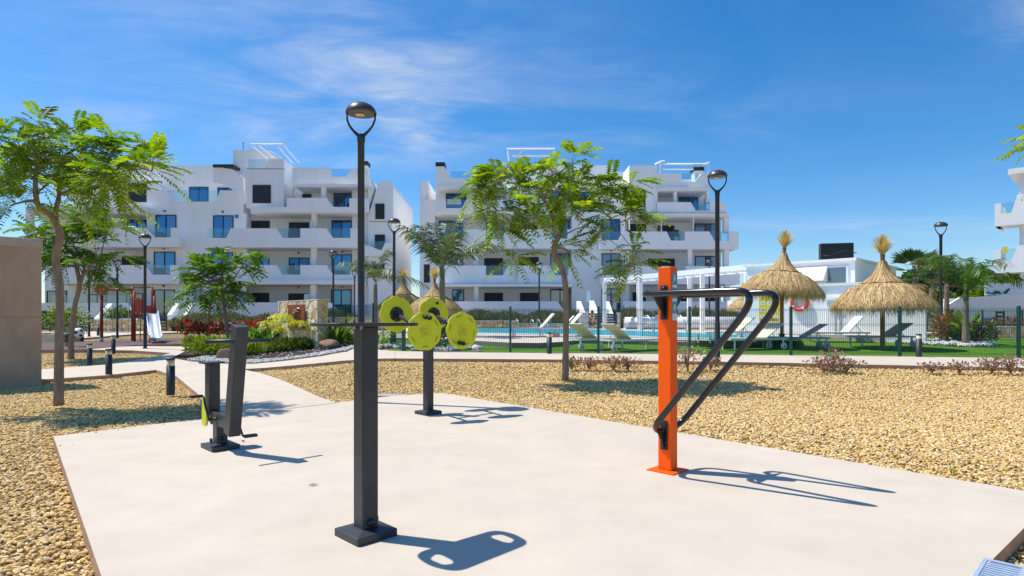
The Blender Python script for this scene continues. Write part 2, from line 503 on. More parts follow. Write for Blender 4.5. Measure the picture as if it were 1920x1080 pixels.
gv = np.array([(x, y, ghgt(x, y)) for y in ys for x in xs])
nx = len(xs)
gq = np.array([(j * nx + i, j * nx + i + 1, (j + 1) * nx + i + 1, (j + 1) * nx + i) for j in range(len(ys) - 1) for i in range(nx - 1)])
tag(link('ground', np_mesh('ground', gv, gq, GRAVEL, smooth=True)), kind='structure')

def slab(name, poly, zf, off, thick, mats, kind='structure', ystep=.5):
    "sheet that follows the terrain, with a visible edge; mats = (top, side)"
    bm = bmesh.new()
    vs = [bm.verts.new((p[0], p[1], 0)) for p in poly]
    f = bm.faces.new(vs); f.normal_update()
    if f.normal.z < 0: f.normal_flip()
    bmesh.ops.triangulate(bm, faces=bm.faces[:])
    y0, y1 = min(p[1] for p in poly), max(p[1] for p in poly)
    x0, x1 = min(p[0] for p in poly), max(p[0] for p in poly)
    y = math.floor(y0 / ystep) * ystep + ystep
    while y < y1:
        bmesh.ops.bisect_plane(bm, geom=bm.verts[:] + bm.edges[:] + bm.faces[:], plane_co=(0, y, 0), plane_no=(0, 1, 0)); y += ystep
    x = math.floor(x0) + 1
    while x < x1:
        bmesh.ops.bisect_plane(bm, geom=bm.verts[:] + bm.edges[:] + bm.faces[:], plane_co=(x, 0, 0), plane_no=(1, 0, 0)); x += 1.0
    for v in bm.verts: v.co.z = zf(v.co.x, v.co.y) + off
    for f in bm.faces: f.material_index = 0
    be = [e for e in bm.edges if e.is_boundary]
    ret = bmesh.ops.extrude_edge_only(bm, edges=be)
    nv = [g for g in ret['geom'] if isinstance(g, bmesh.types.BMVert)]
    for v in nv: v.co.z -= thick
    for g in ret['geom']:
        if isinstance(g, bmesh.types.BMFace): g.material_index = 1
    bmesh.ops.recalc_face_normals(bm, faces=bm.faces[:])
    me = bpy.data.meshes.new(name); bm.to_mesh(me); bm.free()
    for m in mats: me.materials.append(m)
    o = link(name, me)
    return tag(o, kind=kind)
def wpoly(pts, zf=hgt):
    return [ray(a, b, zf)[:2] for a, b in pts]

flat = lambda x, y: 0.0
PAD = [ray(100, 818, flat)[:2], ray(378, 785, flat)[:2], ray(632, 755, flat)[:2], ray(742, 741.5, flat)[:2], ray(830, 736.5, flat)[:2]]
a_, b_ = Vector(ray(830, 737, flat)[:2]), Vector(ray(1920, 920, flat)[:2])
c_, d_ = Vector(ray(1830, 1080, flat)[:2]), Vector(ray(1920, 990, flat)[:2])
def cross2(p, q, r, s):
    u, v = q - p, s - r
    t = ((r.x - p.x) * v.y - (r.y - p.y) * v.x) / (u.x * v.y - u.y * v.x)
    return p + u * t
PAD.append(tuple(cross2(a_, b_, c_, d_)))
e_, f_ = Vector(ray(100, 818, flat)[:2]), Vector(ray(190, 1080, flat)[:2])
PAD.append(tuple(cross2(c_, d_, e_, f_)))
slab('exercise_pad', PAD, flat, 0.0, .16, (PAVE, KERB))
PATHL = wpoly([(378.5, 785.5), (632, 755.6), (455, 692), (600, 680.5), (740, 672), (740, 658), (660, 653), (560, 650), (480, 649), (400, 650), (260, 649), (150, 652), (150, 655.5), (250, 657), (322, 662), (290, 668.5), (200, 683.5), (60, 694), (60, 713), (205, 703), (292, 693.5), (330, 705), (375, 742)])
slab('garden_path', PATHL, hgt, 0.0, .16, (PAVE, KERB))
PATHR = wpoly([(740.5, 672), (1050, 674), (1500, 681), (1920, 689.5), (2200, 695), (2200, 676), (1910, 671.3), (1687, 667.6), (1293, 663.6), (957, 661), (757, 658.5), (740.5, 658)])
slab('pool_path', PATHR, hgt, 0.0, .16, (PAVE, KERB))
FARP = wpoly([(78, 634.5), (160, 633), (250, 626), (330, 623), (520, 623.5), (640, 628), (640, 624), (520, 620), (330, 619.5), (80, 622), (60, 627)])
slab('far_path', FARP, hgt, -.01, .08, (PAVE, KERB))
RUB = wpoly([(40, 657), (160, 655.8), (250, 647.5), (300, 646), (370, 645), (430, 643), (440, 637), (330, 634), (250, 636.5), (160, 641), (78, 643), (40, 645)])
slab('playground_surface', RUB, hgt, .012, .10, (RUBBER, KERB))
BED = wpoly([(322, 672), (360, 678), (420, 682), (470, 682.5), (540, 676), (600, 668), (650, 659), (668, 650), (640, 643), (560, 640), (480, 640), (410, 645), (350, 658)])
slab('planting_bed', BED, hgt, .02, .12, (SOIL, KERB))

deckz = lambda x, y: .52 + .012 * max(0, min(8, y - 18.5))
LAWN = wpoly([(757, 657.4), (957, 659.9), (1293, 662.5), (1687, 666.5), (1910, 670), (2200, 675), (2200, 638), (1900, 634), (1740, 628), (1500, 624), (1290, 632), (1085, 634), (957, 633), (850, 633), (700, 632), (640, 640), (690, 650)])
GRASS = mk('green_turf', (.085, .20, .012), .9, var=.22, scale=14, bump=.9, bscale=130, spec=.15, var2=.15, scale2=1.2)
slab('lawn', LAWN, hgt, -.005, .05, (GRASS, KERB))
DECKP = wpoly([(640, 631), (800, 635), (880, 638.5), (960, 642.5), (1010, 643), (1050, 641), (1085, 637.5), (1200, 639), (1300, 641), (1400, 641), (1480, 632.5), (1560, 628), (1735, 628), (1800, 620), (1800, 614), (600, 614)], deckz)
slab('pool_deck', DECKP, deckz, 0.0, .3, (DECK, DECKS))
WZ = .615
wz = lambda x, y: WZ
WAT = [(866, 617.2), (960, 617), (1090, 617.6), (1150, 619), (1250, 622.5), (1345, 626.5), (1475, 631), (1475, 635.5), (1345, 636), (1200, 632.2), (1090, 628.5), (960, 626.5), (860, 624.5)]
def water_mat():
    m = bpy.data.materials.new('pool_water'); m.use_nodes = True
    n, l = m.node_tree.nodes, m.node_tree.links
    b = n['Principled BSDF']
    b.inputs['Roughness'].default_value = .3
    b.inputs['Specular IOR Level'].default_value = .06
    t = N(n, 'ShaderNodeTexCoord'); nz = N(n, 'ShaderNodeTexNoise'); setin(nz, Scale=1.6, Detail=4.0); l.new(t.outputs['Object'], nz.inputs['Vector'])
    r = N(n, 'ShaderNodeValToRGB'); r.color_ramp.elements[0].position = .35; r.color_ramp.elements[1].position = .7
    r.color_ramp.elements[0].color = (.006, .22, .30, 1); r.color_ramp.elements[1].color = (.03, .42, .50, 1)
    l.new(nz.outputs['Fac'], r.inputs[0]); l.new(r.outputs[0], b.inputs['Base Color'])
    bp = N(n, 'ShaderNodeBump'); setin(bp, Strength=.12, Distance=.03); l.new(nz.outputs['Fac'], bp.inputs['Height']); l.new(bp.outputs[0], b.inputs['Normal'])
    return m
wp = wpoly(WAT, wz)
mb = MB(); mb.add([(p[0], p[1], WZ + .012) for p in wp], [tuple(range(len(wp)))])
tag(mb.build('pool_water', water_mat()), kind='structure')
mb = MB()
cen = Vector((sum(p[0] for p in wp) / len(wp), sum(p[1] for p in wp) / len(wp)))
nW = len(wp)
ins = [Vector(p) for p in wp]
outs = []
for i in range(nW):
    a, b, c = ins[i - 1], ins[i], ins[(i + 1) % nW]
    d1, d2 = (b - a).normalized(), (c - b).normalized()
    nn = Vector((-(d1 + d2).y, (d1 + d2).x)).normalized()
    if nn.dot(b - cen) < 0: nn = -nn
    outs.append(b + nn * .45)
for i in range(nW):
    j = (i + 1) % nW
    mb.prism([(ins[i].x, ins[i].y, WZ + .035), (ins[j].x, ins[j].y, WZ + .035), (outs[j].x, outs[j].y, WZ + .035), (outs[i].x, outs[i].y, WZ + .035)], (0, 0, -.08))
tag(mb.build('pool_coping', COPING), kind='structure')

# loose stones: real pebbles scattered on the bed, as deep as single ones can be told apart
def pebble_field(name, pts, mat, size, kind='stuff', flatz=.62, offs=0.0):
    me = bpy.data.meshes.new(name)
    me.vertices.add(len(pts)); me.vertices.foreach_set('co', np.asarray(pts, dtype=np.float32).ravel()); me.update()
    o = link(name, me)
    ng = bpy.data.node_groups.new(name, 'GeometryNodeTree')
    ng.interface.new_socket('Geometry', in_out='INPUT', socket_type='NodeSocketGeometry')
    ng.interface.new_socket('Geometry', in_out='OUTPUT', socket_type='NodeSocketGeometry')
    n, l = ng.nodes, ng.links
    gi, go = N(n, 'NodeGroupInput'), N(n, 'NodeGroupOutput')
    ico = N(n, 'GeometryNodeMeshIcoSphere'); ico.inputs['Radius'].default_value = size / 2; ico.inputs['Subdivisions'].default_value = 1
    sm = N(n, 'GeometryNodeSetMaterial'); sm.inputs['Material'].default_value = mat
    l.new(ico.outputs[0], sm.inputs[0])
    ip = N(n, 'GeometryNodeInstanceOnPoints')
    rr = N(n, 'FunctionNodeRandomValue', data_type='FLOAT_VECTOR'); rr.inputs['Min'].default_value = (-.5, -.5, 0); rr.inputs['Max'].default_value = (.5, .5, 6.28)
    rs = N(n, 'FunctionNodeRandomValue', data_type='FLOAT_VECTOR'); rs.inputs['Min'].default_value = (.55, .45, .42); rs.inputs['Max'].default_value = (1.6, 1.15, .85)
    rs.inputs['Seed'].default_value = 5
    l.new(gi.outputs[0], ip.inputs['Points']); l.new(sm.outputs[0], ip.inputs['Instance'])
    l.new(rr.outputs[0], ip.inputs['Rotation']); l.new(rs.outputs[0], ip.inputs['Scale'])
    l.new(ip.outputs[0], go.inputs[0])
    md = o.modifiers.new('scatter', 'NODES'); md.node_group = ng
    return tag(o, kind=kind)
rng = np.random.default_rng(3)
def in_poly_np(x, y, poly):
    c = np.zeros(len(x), bool)
    n = len(poly)
    for i in range(n):
        x0, y0 = poly[i][0], poly[i][1]; x1, y1 = poly[i - 1][0], poly[i - 1][1]
        k = ((y0 > y) != (y1 > y)) & (x < (x1 - x0) * (y - y0) / ((y1 - y0) or 1e-9) + x0)
        c ^= k
    return c
def scatter(y0, y1, dens, k0=-.98, k1=.98):
    n = int(dens * (y1 - y0) * (k1 - k0) * (y0 + y1) / 2 * 1.15)
    y = rng.uniform(y0, y1, n); y = y0 + (y - y0)
    w = rng.uniform(0, 1, n) < (y / y1)
    y = y[w]
    x = rng.uniform(k0, k1, len(y)) * y
    keep = np.ones(len(x), bool)
    for P in (PAD, PATHL, PATHR, LAWN, RUB, BED, FARP): keep &= ~in_poly_np(x, y, P)
    x, y = x[keep], y[keep]
    return np.array([(a, b, ghgt(a, b)) for a, b in zip(x, y)])
p_near = scatter(1.2, 6.5, 1650, -1.5, 1.5)
p_near[:, 2] += rng.uniform(.0, .016, len(p_near))
pebble_field('gravel', p_near, PEB, .034)
p_mid = scatter(6.5, 12, 1250, -1.15, 1.2)
p_mid[:, 2] += rng.uniform(.0, .018, len(p_mid))
pebble_field('gravel', p_mid, PEB, .037)
p_far = scatter(12, 20, 620, -1.05, 1.05)
p_far[:, 2] += rng.uniform(.0, .018, len(p_far))
pebble_field('gravel', p_far, PEB, .045)
# a few stones kicked onto the slabs
st_ = []
for poly, zf_, nn_ in ((PAD, flat, 16), (PATHL, hgt, 18), (PATHR, hgt, 18)):
    for k in range(nn_):
        i = rng.integers(0, len(poly)); a, b = Vector(poly[i - 1]), Vector(poly[i])
        p = a + (b - a) * rng.uniform(0, 1); c = sum((Vector(q) for q in poly), Vector((0, 0))) / len(poly)
        q = p + (c - p).normalized() * abs(rng.normal(0, .10))
        if inside(q.x, q.y, poly): st_.append((q.x, q.y, zf_(q.x, q.y) + .004))
pebble_field('stray_pebbles', np.array(st_), PEB, .018)
# white pebbles along the bed's front edge
bp_ = []
while len(bp_) < 2400:
    a, b = rng.uniform(-9.5, -4.4), rng.uniform(13, 22)
    if inside(a, b, BED):
        s = ray(0, 0) if False else None
        k = CX + F * a / b; v = HY + F * (EYE - hgt(a, b)) / b
        lim = 676 - 8 * ((k - 440) / 120) ** 2 if k > 440 else 664 - (440 - k) * .10 + 8
        if v > lim + 1 or rng.uniform() < .03 or k < 352: bp_.append((a, b, hgt(a, b) + .025 + rng.uniform(0, .02)))
pebble_field('white_pebbles', np.array(bp_), PEBW, .06)
bp_ = []
wb = wpoly([(1690, 644), (1760, 648), (1830, 651), (1870, 649), (1845, 643), (1780, 638.5), (1720, 639.5)])
xa, xb = min(p[0] for p in wb), max(p[0] for p in wb); ya, yb = min(p[1] for p in wb), max(p[1] for p in wb)
while len(bp_) < 900:
    a, b = rng.uniform(xa, xb), rng.uniform(ya, yb)
    if inside(a, b, wb): bp_.append((a, b, hgt(a, b) + rng.uniform(.01, .07)))
pebble_field('white_pebbles', np.array(bp_), PEBW, .16)
bp_ = []
for cx_, cy_, r_ in ((775, 653, .45), (853, 655.5, .4), (818, 657, .5), (727, 651, .5)):
    c = ray(cx_, cy_)
    for i in range(130):
        g, q = rng.uniform(0, 6.28), r_ * math.sqrt(rng.uniform())
        bp_.append((c.x + q * math.cos(g) * 1.3, c.y + q * math.sin(g), hgt(c.x, c.y) + rng.uniform(.01, .07)))
pebble_field('white_pebbles', np.array(bp_), PEBW, .13)
# drainage grating at the pad's near right corner
g0, g1 = Vector(ray(1830, 1082, flat)[:2]), Vector(ray(1853, 1049, flat)[:2])
gr = thing('drain_grating', 'galvanised slotted drain grating at the corner of the cream pad', 'drain grating', (ray(1853, 1049, flat).x + .045 - .42 * .714, ray(1853, 1049, flat).y - .05 - .42 * .70, 0), ANG + R(90))
W = .17; Lg = .84
mb = MB(); mb.box(-Lg / 2, Lg / 2, -W / 2, -W / 2 + .018, -.05, .006); mb.box(-Lg / 2, Lg / 2, W / 2 - .018, W / 2, -.05, .006)
mb.box(-Lg / 2, -Lg / 2 + .025, -W / 2 + .018, W / 2 - .018, -.05, .006); mb.box(Lg / 2 - .025, Lg / 2, -W / 2 + .018, W / 2 - .018, -.05, .006)
mb.build('frame', DRAIN, gr)
mb = MB(); mb.box(-.009, .009, -W / 2 + .018, W / 2 - .018, -.03, .002); bar_me = mb.mesh('bar', DRAIN)
k = -Lg / 2 + .05
while k < Lg / 2 - .03:
    o = link('bar', bar_me, gr); o.location = (k, 0, 0); k += .032
mb = MB(); mb.box(-Lg / 2 + .02, Lg / 2 - .02, -W / 2 + .02, W / 2 - .02, -.058, -.052); mb.build('channel', DECKS, gr)
# ================================================================== EXERCISE STATIONS
def plate_mesh(name, outer, holes, th, mat, bev=.003):
    cu = bpy.data.curves.new('tmp', 'CURVE'); cu.dimensions = '2D'; cu.fill_mode = 'BOTH'
    cu.extrude = th / 2; cu.bevel_depth = bev; cu.bevel_resolution = 1
    for loop in [outer] + holes:
        sp = cu.splines.new('POLY'); sp.points.add(len(loop) - 1); sp.use_cyclic_u = True
        for i, p in enumerate(loop): sp.points[i].co = (p[0], p[1], 0, 1)
    o = bpy.data.objects.new('tmp', cu); COL.objects.link(o)
    me = bpy.data.meshes.new_from_object(o.evaluated_get(bpy.context.evaluated_depsgraph_get()))
    bpy.data.objects.remove(o); bpy.data.curves.remove(cu)
    me.name = name
    me.materials.clear(); me.materials.append(mat)
    return me
def rounded(pts, r, n=6):
    out = []
    m = len(pts)
    for i in range(m):
        p, a, b = Vector(pts[i]), Vector(pts[i - 1]), Vector(pts[(i + 1) % m])
        u, v = (a - p), (b - p)
        rr = min(r, u.length * .45, v.length * .45)
        s, e = p + u.normalized() * rr, p + v.normalized() * rr
        for k in range(n + 1):
            t = k / n
            out.append(tuple(s * (1 - t) ** 2 + p * 2 * t * (1 - t) + e * t * t))
    return out
def base_cap(root, side=.25, h=.055):
    mb = MB()
    a, b = side / 2, .052
    vs = [(-a, -a, 0), (a, -a, 0), (a, a, 0), (-a, a, 0), (-a, -a, h * .75), (a, -a, h * .75), (a, a, h * .75), (-a, a, h * .75), (-b, -b, h), (b, -b, h), (b, b, h), (-b, b, h)]
    fs = [(0, 1, 5, 4), (1, 2, 6, 5), (2, 3, 7, 6), (3, 0, 4, 7), (4, 5, 9, 8), (5, 6, 10, 9), (6, 7, 11, 10), (7, 4, 8, 11), (8, 9, 10, 11)]
    mb.add(vs, fs)
    return mb.build('base_cover', DGREY, root, .004)
def bolt_cap(root, p, axis='x', r=.022):
    m = Matrix.Rotation(R(90), 3, 'Y') if axis == 'x' else Matrix.Rotation(R(90), 3, 'X')
    mb = MB(); mb.lathe([(r, 0), (r, .008), (r * .8, .016), (.001, .019)], p, 12, True, m)
    return mb.build('bolt_cap', BLACK, root)

# --- station with a flat two-handled plate, nearest the camera
b = ray(686, 1004, flat)
st = thing('exercise_plate_station', 'dark grey square post with a flat two handled plate on top, nearest the camera', 'exercise station', (b.x, b.y, 0), ANG)
base_cap(st)
MB().box(-.05, .05, -.05, .05, .05, 1.168).build('post', DGREY, st, .008, 3)
bolt_cap(st, (.05, .0, .085)); bolt_cap(st, (.0, .069, .085), 'y')
outer = rounded([(-.16, -.27), (-.13, .27), (-.02, .305), (.15, .27), (.17, -.25), (.03, -.30)], .09)
hole = lambda s: rounded([(-.085, s * .19), (-.055, s * .255), (.06, s * .25), (.085, s * .20), (.05, s * .175), (-.05, s * .17)], .03, 4)
o = link('plate', plate_mesh('plate', outer, [hole(1), hole(-1)], .012, DGREY), st); o.location = (0, 0, 1.178)
for s in (-1, 1): MB().lathe([(.012, -.02), (.012, 0)], (s * .035, -.045, 1.170), 8).build('plate_bolt', BOLT, st)

# --- station with four lime wheels
b = ray(803, 776, flat)
st = thing('exercise_wheel_station', 'dark grey post carrying four lime green turning wheels', 'exercise station', (b.x, b.y, 0), ANG)
base_cap(st, .25)
ml = Matrix.Translation(-Vector((b.x, b.y, 0))); inv = Matrix.Rotation(-ANG, 4, 'Z') @ ml
loc = lambda p: inv @ Vector(p)
bolt_cap(st, (.05, 0, .09))
wheels = [((-1.51, 7.93, 1.282), (-1.06, 7.36, 1.072)), ((-1.08, 8.35, 1.282), (-.64, 7.77, 1.072))]
WAX = Matrix.Rotation(-ANG, 3, 'Z') @ Vector((.62, -.785, 0)).normalized()
mids = []
dd = .55
def wheel_outline(r=.232, ph=0.0):
    return [(r * (1 + .028 * math.cos(8 * g + .6)) * math.cos(g), r * (1 + .028 * math.cos(8 * g + .6)) * math.sin(g)) for g in (2 * math.pi * k / 64 + ph for k in range(64))]
wheel_me = plate_mesh('wheel', wheel_outline(), [], .012, LIME, .002)
for i, (pb, pf) in enumerate(wheels):
    B, Fp = loc(pb), loc(pf)
    n = (Fp - B).normalized()
    mids.append((B + Fp) / 2)
    MB().tube([B, Fp], .026, 12).build('axle', DGREY, st)
    for c, sgn, front in ((B, -1, False), (Fp, 1, True)):
        zax = WAX
        xax = Vector((0, 0, 1)).cross(zax).normalized(); yax = zax.cross(xax)
        Rm = Matrix((xax, yax, zax)).transposed().to_4x4()
        rot = R(20 + 75 * i) if front else R(10 + 50 * i)
        w = link('wheel', wheel_me, st); w.matrix_local = Matrix.Translation(c) @ Rm @ Matrix.Rotation(rot, 4, 'Z')
        s = 1 if front else -1
        if front:
            mb = MB(); mb.box(.182, .192, -.042, .042, .0075, .0095); sl_me = mb.mesh('slot', LIMED)
            for k in range(6): link('slot', sl_me, w).rotation_euler = (0, 0, 2 * math.pi * k / 6 + .2)
            mb = MB()
            q, t_ = .058, .0035
            for (x0, x1, y0, y1) in ((-q, q, q - t_, q), (-q, q, -q, -q + t_), (-q, -q + t_, -q + t_, q - t_), (q - t_, q, -q + t_, q - t_), (-.036, -.006, .008, .014), (-.036, -.030, .014, .038), (-.036, -.006, .038, .044), (.004, .010, .006, .040), (.010, .034, .018, .024), (-.034, .034, -.022, -.016), (-.030, -.024, -.044, -.022), (-.004, .002, -.044, -.022), (.022, .028, -.044, -.022)):
                mb.box(x0, x1, y0, y1, .0075, .009)
            mb.build('printed_emblem', LIMED, w)
            mb = MB(); mb.lathe([(.005, .0075), (.005, .010), (.001, .0105)], (0, 0, 0), 8); sc_me = mb.mesh('screw', BOLT)
            for k in range(6):
                g = 2 * math.pi * k / 6 - .3; link('screw', sc_me, w).location = (.088 * math.cos(g), .088 * math.sin(g), 0)
            kg = R(62 if i == 0 else 165) 
            for q in (-.028, .028):
                MB().lathe([(.022, .0075), (.026, .022), (.026, .05), (.016, .060), (.001, .062)], (.165 * math.cos(kg) - q * math.sin(kg), .165 * math.sin(kg) + q * math.cos(kg), 0), 14).build('grip', BLACK, w)
        else:
            mb = MB(); mb.lathe([(.001, .0075), (.098, .0075), (.098, .016), (.045, .02), (.045, .04), (.001, .04)], (0, 0, 0), 24, False); mb.build('hub', BLACK, w)
            mb = MB(); mb.lathe([(.006, .016), (.006, .020), (.001, .021)], (0, 0, 0), 8); sc_me = mb.mesh('screw', BOLT)
            for k in range(6):
                g = 2 * math.pi * k / 6; link('screw', sc_me, w).location = (.078 * math.cos(g), .078 * math.sin(g), 0)
            if i == 1:
                mb = MB(); mb.lathe([(.02, .0075), (.02, .02), (.001, .024)], (.165 * math.cos(.2), .165 * math.sin(.2), 0), 12); mb.build('grip', BLACK, w)
MB().tube(mids, .030, 4, smooth=False).build('cross_bar', DGREY, st, .003)
mid = (mids[0] + mids[1]) / 2
MB().box(-.05, .05, -.05, .05, .05, mid.z - .005).build('post', DGREY, st, .008, 3)

# --- seated pedal trainer
b = ray(413, 840, flat)
st = thing('pedal_trainer', 'dark grey seat post and leaning handlebar post of an outdoor pedal trainer', 'exercise station', (b.x, b.y, 0), ANG)
o = base_cap(st, .25); o.scale = (1.25, 1, 1)
MB().box(-.055, .055, -.05, .05, .05, .33).build('post', DGREY, st, .006)
bolt_cap(st, (-.02, -.068, .08), 'y'); bolt_cap(st, (.055, .0, .10))
seat = Vector((-.21, 0, 0)); arm = Vector((.30, 0, .17)); top = Vector((.49, .0, 1.155))
MB().box(-.275, -.145, -.05, .05, .30, .785).build('seat_post', DGREY, st, .006)
MB().box(-.145, .30, -.046, .046, .215, .335).build('beam', DGREY, st, .006)
o = link('seat', plate_mesh('seat', rounded([(-.11, -.10), (.08, -.095), (.10, 0), (.08, .095), (-.11, .10), (-.12, 0)], .05), [], .010, DGREY), st); o.location = (-.21, 0, .794)
mb = MB()
u = (top - arm).normalized(); side = Vector((0, 1, 0)); w = side.cross(u)
hw = .052
ring = lambda p: [p + side * hw + w * .07, p - side * hw + w * .07, p - side * hw - w * .07, p + side * hw - w * .07]
mb.prism(ring(arm), top - arm); mb.build('handle_post', DGREY, st, .006)
hp = arm + (top - arm) * .86
MB().tube([hp - side * .27 , hp + side * .27], .018, 12).build('handlebar', DGREY, st)
for s in (-1, 1): MB().tube([hp + side * s * .27, hp + side * s * .275], .021, 12).build('grip_end', BLACK, st)
pm = plate_mesh('bracket', rounded([(-.05, -.05), (.05, -.05), (.06, .03), (.03, .10), (.0, .20), (-.04, .20), (-.055, .05)], .03), [], .012, LIME)
o = link('bracket', pm, st); o.rotation_euler = (R(90), 0, 0); o.location = (-.16, -.085, .26); o.scale = (1.1, 1.1, 1)
for q in (-.02, .03): MB().lathe([(.018, -.02), (.018, .0), (.001, .002)], (-.16 + q, -.092, .24), 10, True, Matrix.Rotation(R(90), 3, 'X')).build('bracket_bolt', BLACK, st)
cc = Vector((.02, 0, .28))
MB().tube([cc - side * .11, cc + side * .15], .016, 10).build('crank_axle', BLACK, st)
MB().tube([cc - side * .105, cc + Vector((-.07, -.115, .12)), cc + Vector((-.10, -.12, .21))], .010, 8).build('crank', BLACK, st)
MB().tube([cc + side * .145, cc + Vector((.09, .15, -.12)), cc + Vector((.12, .155, -.17))], .010, 8).build('crank', BLACK, st)
MB().cbox(cc + Vector((-.10, -.185, .215)), .06, .11, .024).build('pedal', BLACK, st, .005)
MB().cbox(cc + Vector((.12, .225, -.175)), .06, .12, .026).build('pedal', BLACK, st, .005)

# --- orange dip bars
b = ray(1252, 882, flat)
st = thing('dip_bar_station', 'bright orange post with two bent black dip bars', 'exercise station', (b.x, b.y, 0), ANG)
MB().box(-.058, .058, -.05, .05, .012, 1.625).build('post', ORANGE, st, .006, 3)
MB().box(-.12, .12, -.12, .12, 0, .011).build('base_plate', ORANGE, st, .003)
hs = .222; zt, zb = 1.408, .345
def arc(c, a, b_, n=7):
    "quarter-like bend from direction a to b about a corner c with radius from lengths"
    return [Vector(c) + Vector(a) * (1 - t) ** 2 + Vector(b_) * t * t for t in (k / n for k in range(n + 1))]
for s in (-1, 1):
    P0 = Vector((-.055, s * .11, zt)); P1 = Vector((-.02, s * hs, zt)); C = Vector((.86, s * hs, zt)); Bq = Vector((-.01, s * hs, zb)); Q = Vector((-.06, s * .07, zb - .03))
    dg = (Bq - C).normalized()
    path = [Vector((-.03, s * .062, zt)), Vector((-.09, s * .12, zt))] + arc(Vector((-.10, s * hs, zt)), (.0, -s * .09, 0), (.10, 0, 0), 5)
    path += arc(C, (-.20, 0, 0), dg * .27, 10)
    path += [C + (Bq - C) * t for t in (.5,)] + arc(Bq, -dg * .12, Vector((0, -s * .14, -.02)), 6)
    path += [Vector((0, s * .052, zb - .03))]
    MB().tube(path, .0245, 14).build('bar', BLACKGLOSS, st)
    mb = MB()
    y0 = s * .052
    mb.prism([(-.03, y0, zt + .07), (.03, y0, zt + .07), (.03, y0, zt - .20), (-.03, y0, zt - .20)], (0, s * .008, 0))
    mb.prism([(-.005, y0 + s * .008, zt - .02), (-.005, s * (hs - .01), zt - .02), (-.005, y0 + s * .008, zt - .18)], (.012, 0, 0))
    mb.build('bracket', BLACK, st)
    mb = MB()
    mb.prism([(-.03, y0, zb + .06), (.03, y0, zb + .06), (.03, y0, zb - .17), (-.03, y0, zb - .17)], (0, s * .008, 0))
    mb.prism([(-.005, y0 + s * .008, zb + .0), (-.005, s * .15, zb - .02), (-.005, y0 + s * .008, zb - .15)], (.012, 0, 0))
    mb.build('bracket', BLACK, st)
    m = Matrix.Rotation(R(-90 * s), 3, 'X')
    for z in (zt + .045, zt - .175, zb - .145):
        MB().lathe([(.017, 0), (.017, .012), (.001, .016)], (0, y0 + s * .008, z), 10, True, m).build('bolt_cap', BLACK, st)
mb = MB(); mb.box(.058, .0595, -.032, .044, 1.20, 1.575); o = mb.build('instruction_sticker', TEAL, st)
MB().box(.0597, .0605, -.028, .040, 1.203, 1.255).build('text_panel', PALE, o)
for z in (1.30, 1.42, 1.53):
    mb = MB(); mb.box(.0597, .0605, -.002, .008, z - .02, z + .012); mb.box(.0597, .0605, -.012, .018, z - .002, z + .006); mb.box(.0597, .0605, -.004, .010, z + .012, z + .030); mb.build('pictogram', PALE, o)
MB().box(.0597, .0605, -.028, .040, 1.352, 1.376).build('text_panel', PALE, o); MB().box(.0597, .0605, -.028, .040, 1.462, 1.482).build('text_panel', PALE, o)
mb = MB(); mb.box(.0607, .061, .0, .004, 1.212, 1.247); mb.build('mark', INK, o)
# dead leaf on the pad, and small things lying about
# ================================================================== LAMPS
def lamp_proto():
    t = thing('street_lamp', 'tall black lamp post with round cap rising behind the two handled plate', 'street lamp', (0, 0, 0), 0, 'lamp posts with mushroom caps')
    mb = MB(); mb.lathe([(.085, 0), (.085, .02), (.062, .05), (.062, .9), (.052, .92), (.050, 3.86), (.058, 3.87), (.060, 3.95), (.05, 3.98), (.001, 3.99)], (0, 0, 0), 20); mb.build('pole', LAMPM, t)
    for s in (-1, 1):
        p = [(s * .01, 0, 3.93), (s * .05, 0, 3.975), (s * .115, 0, 4.035), (s * .175, 0, 4.115), (s * .207, 0, 4.20), (s * .212, 0, 4.30)]
        MB().tube(p, [.035, .026, .019, .016, .015, .014], 10).build('fork_arm', LAMPM, t)
    mb = MB(); mb.lathe([(.001, 4.45), (.05, 4.447), (.11, 4.433), (.165, 4.404), (.205, 4.362), (.226, 4.31), (.228, 4.298), (.220, 4.288), (.19, 4.283), (.001, 4.281)], (0, 0, 0), 32)
    h = mb.build('lamp_head', LAMPH, t)
    MB().box(-.075, .045, -.05, .05, 4.266, 4.279).build('lens', LENS, h)
    return t
lp = lamp_proto()
LAMPS = [(677, 193, 8.95, None), (1345, 319, 13.4, 'black lamp post standing behind the dip bars at the gravel edge'), (272, 438, 21.7, 'black lamp post beside the slide at the playground'),
         (739, 409, 20.9, 'black lamp post by the fence gate behind the lime wheels'), (1764, 416, 21.2, 'black lamp post right of the thatched parasols in front of the palms'),
         (625, 469, 33, 'far lamp post just right of the stone sign wall'), (1011, 491, 38, 'far lamp post between the pool loungers and the white flats'),
         (1330, 487, 41, 'far lamp post beyond the white pergola'), (665, 505, 35, 'far lamp post half hidden by the small palm and the tall pole'),
         (220, 485, 29, 'lamp post behind the playground swing frame'), (167, 488, 31, 'lamp post whose head is lost in the second left tree')]
for i, (x, yt, Y, lb) in enumerate(LAMPS):
    p = gnd(x, Y)
    s = (at(x, yt, Y).z - p.z) / 4.45
    if i == 0: lp.location = p; lp.scale = (s,) * 3
    else: dup(lp, p, 0, lb, scale=s)

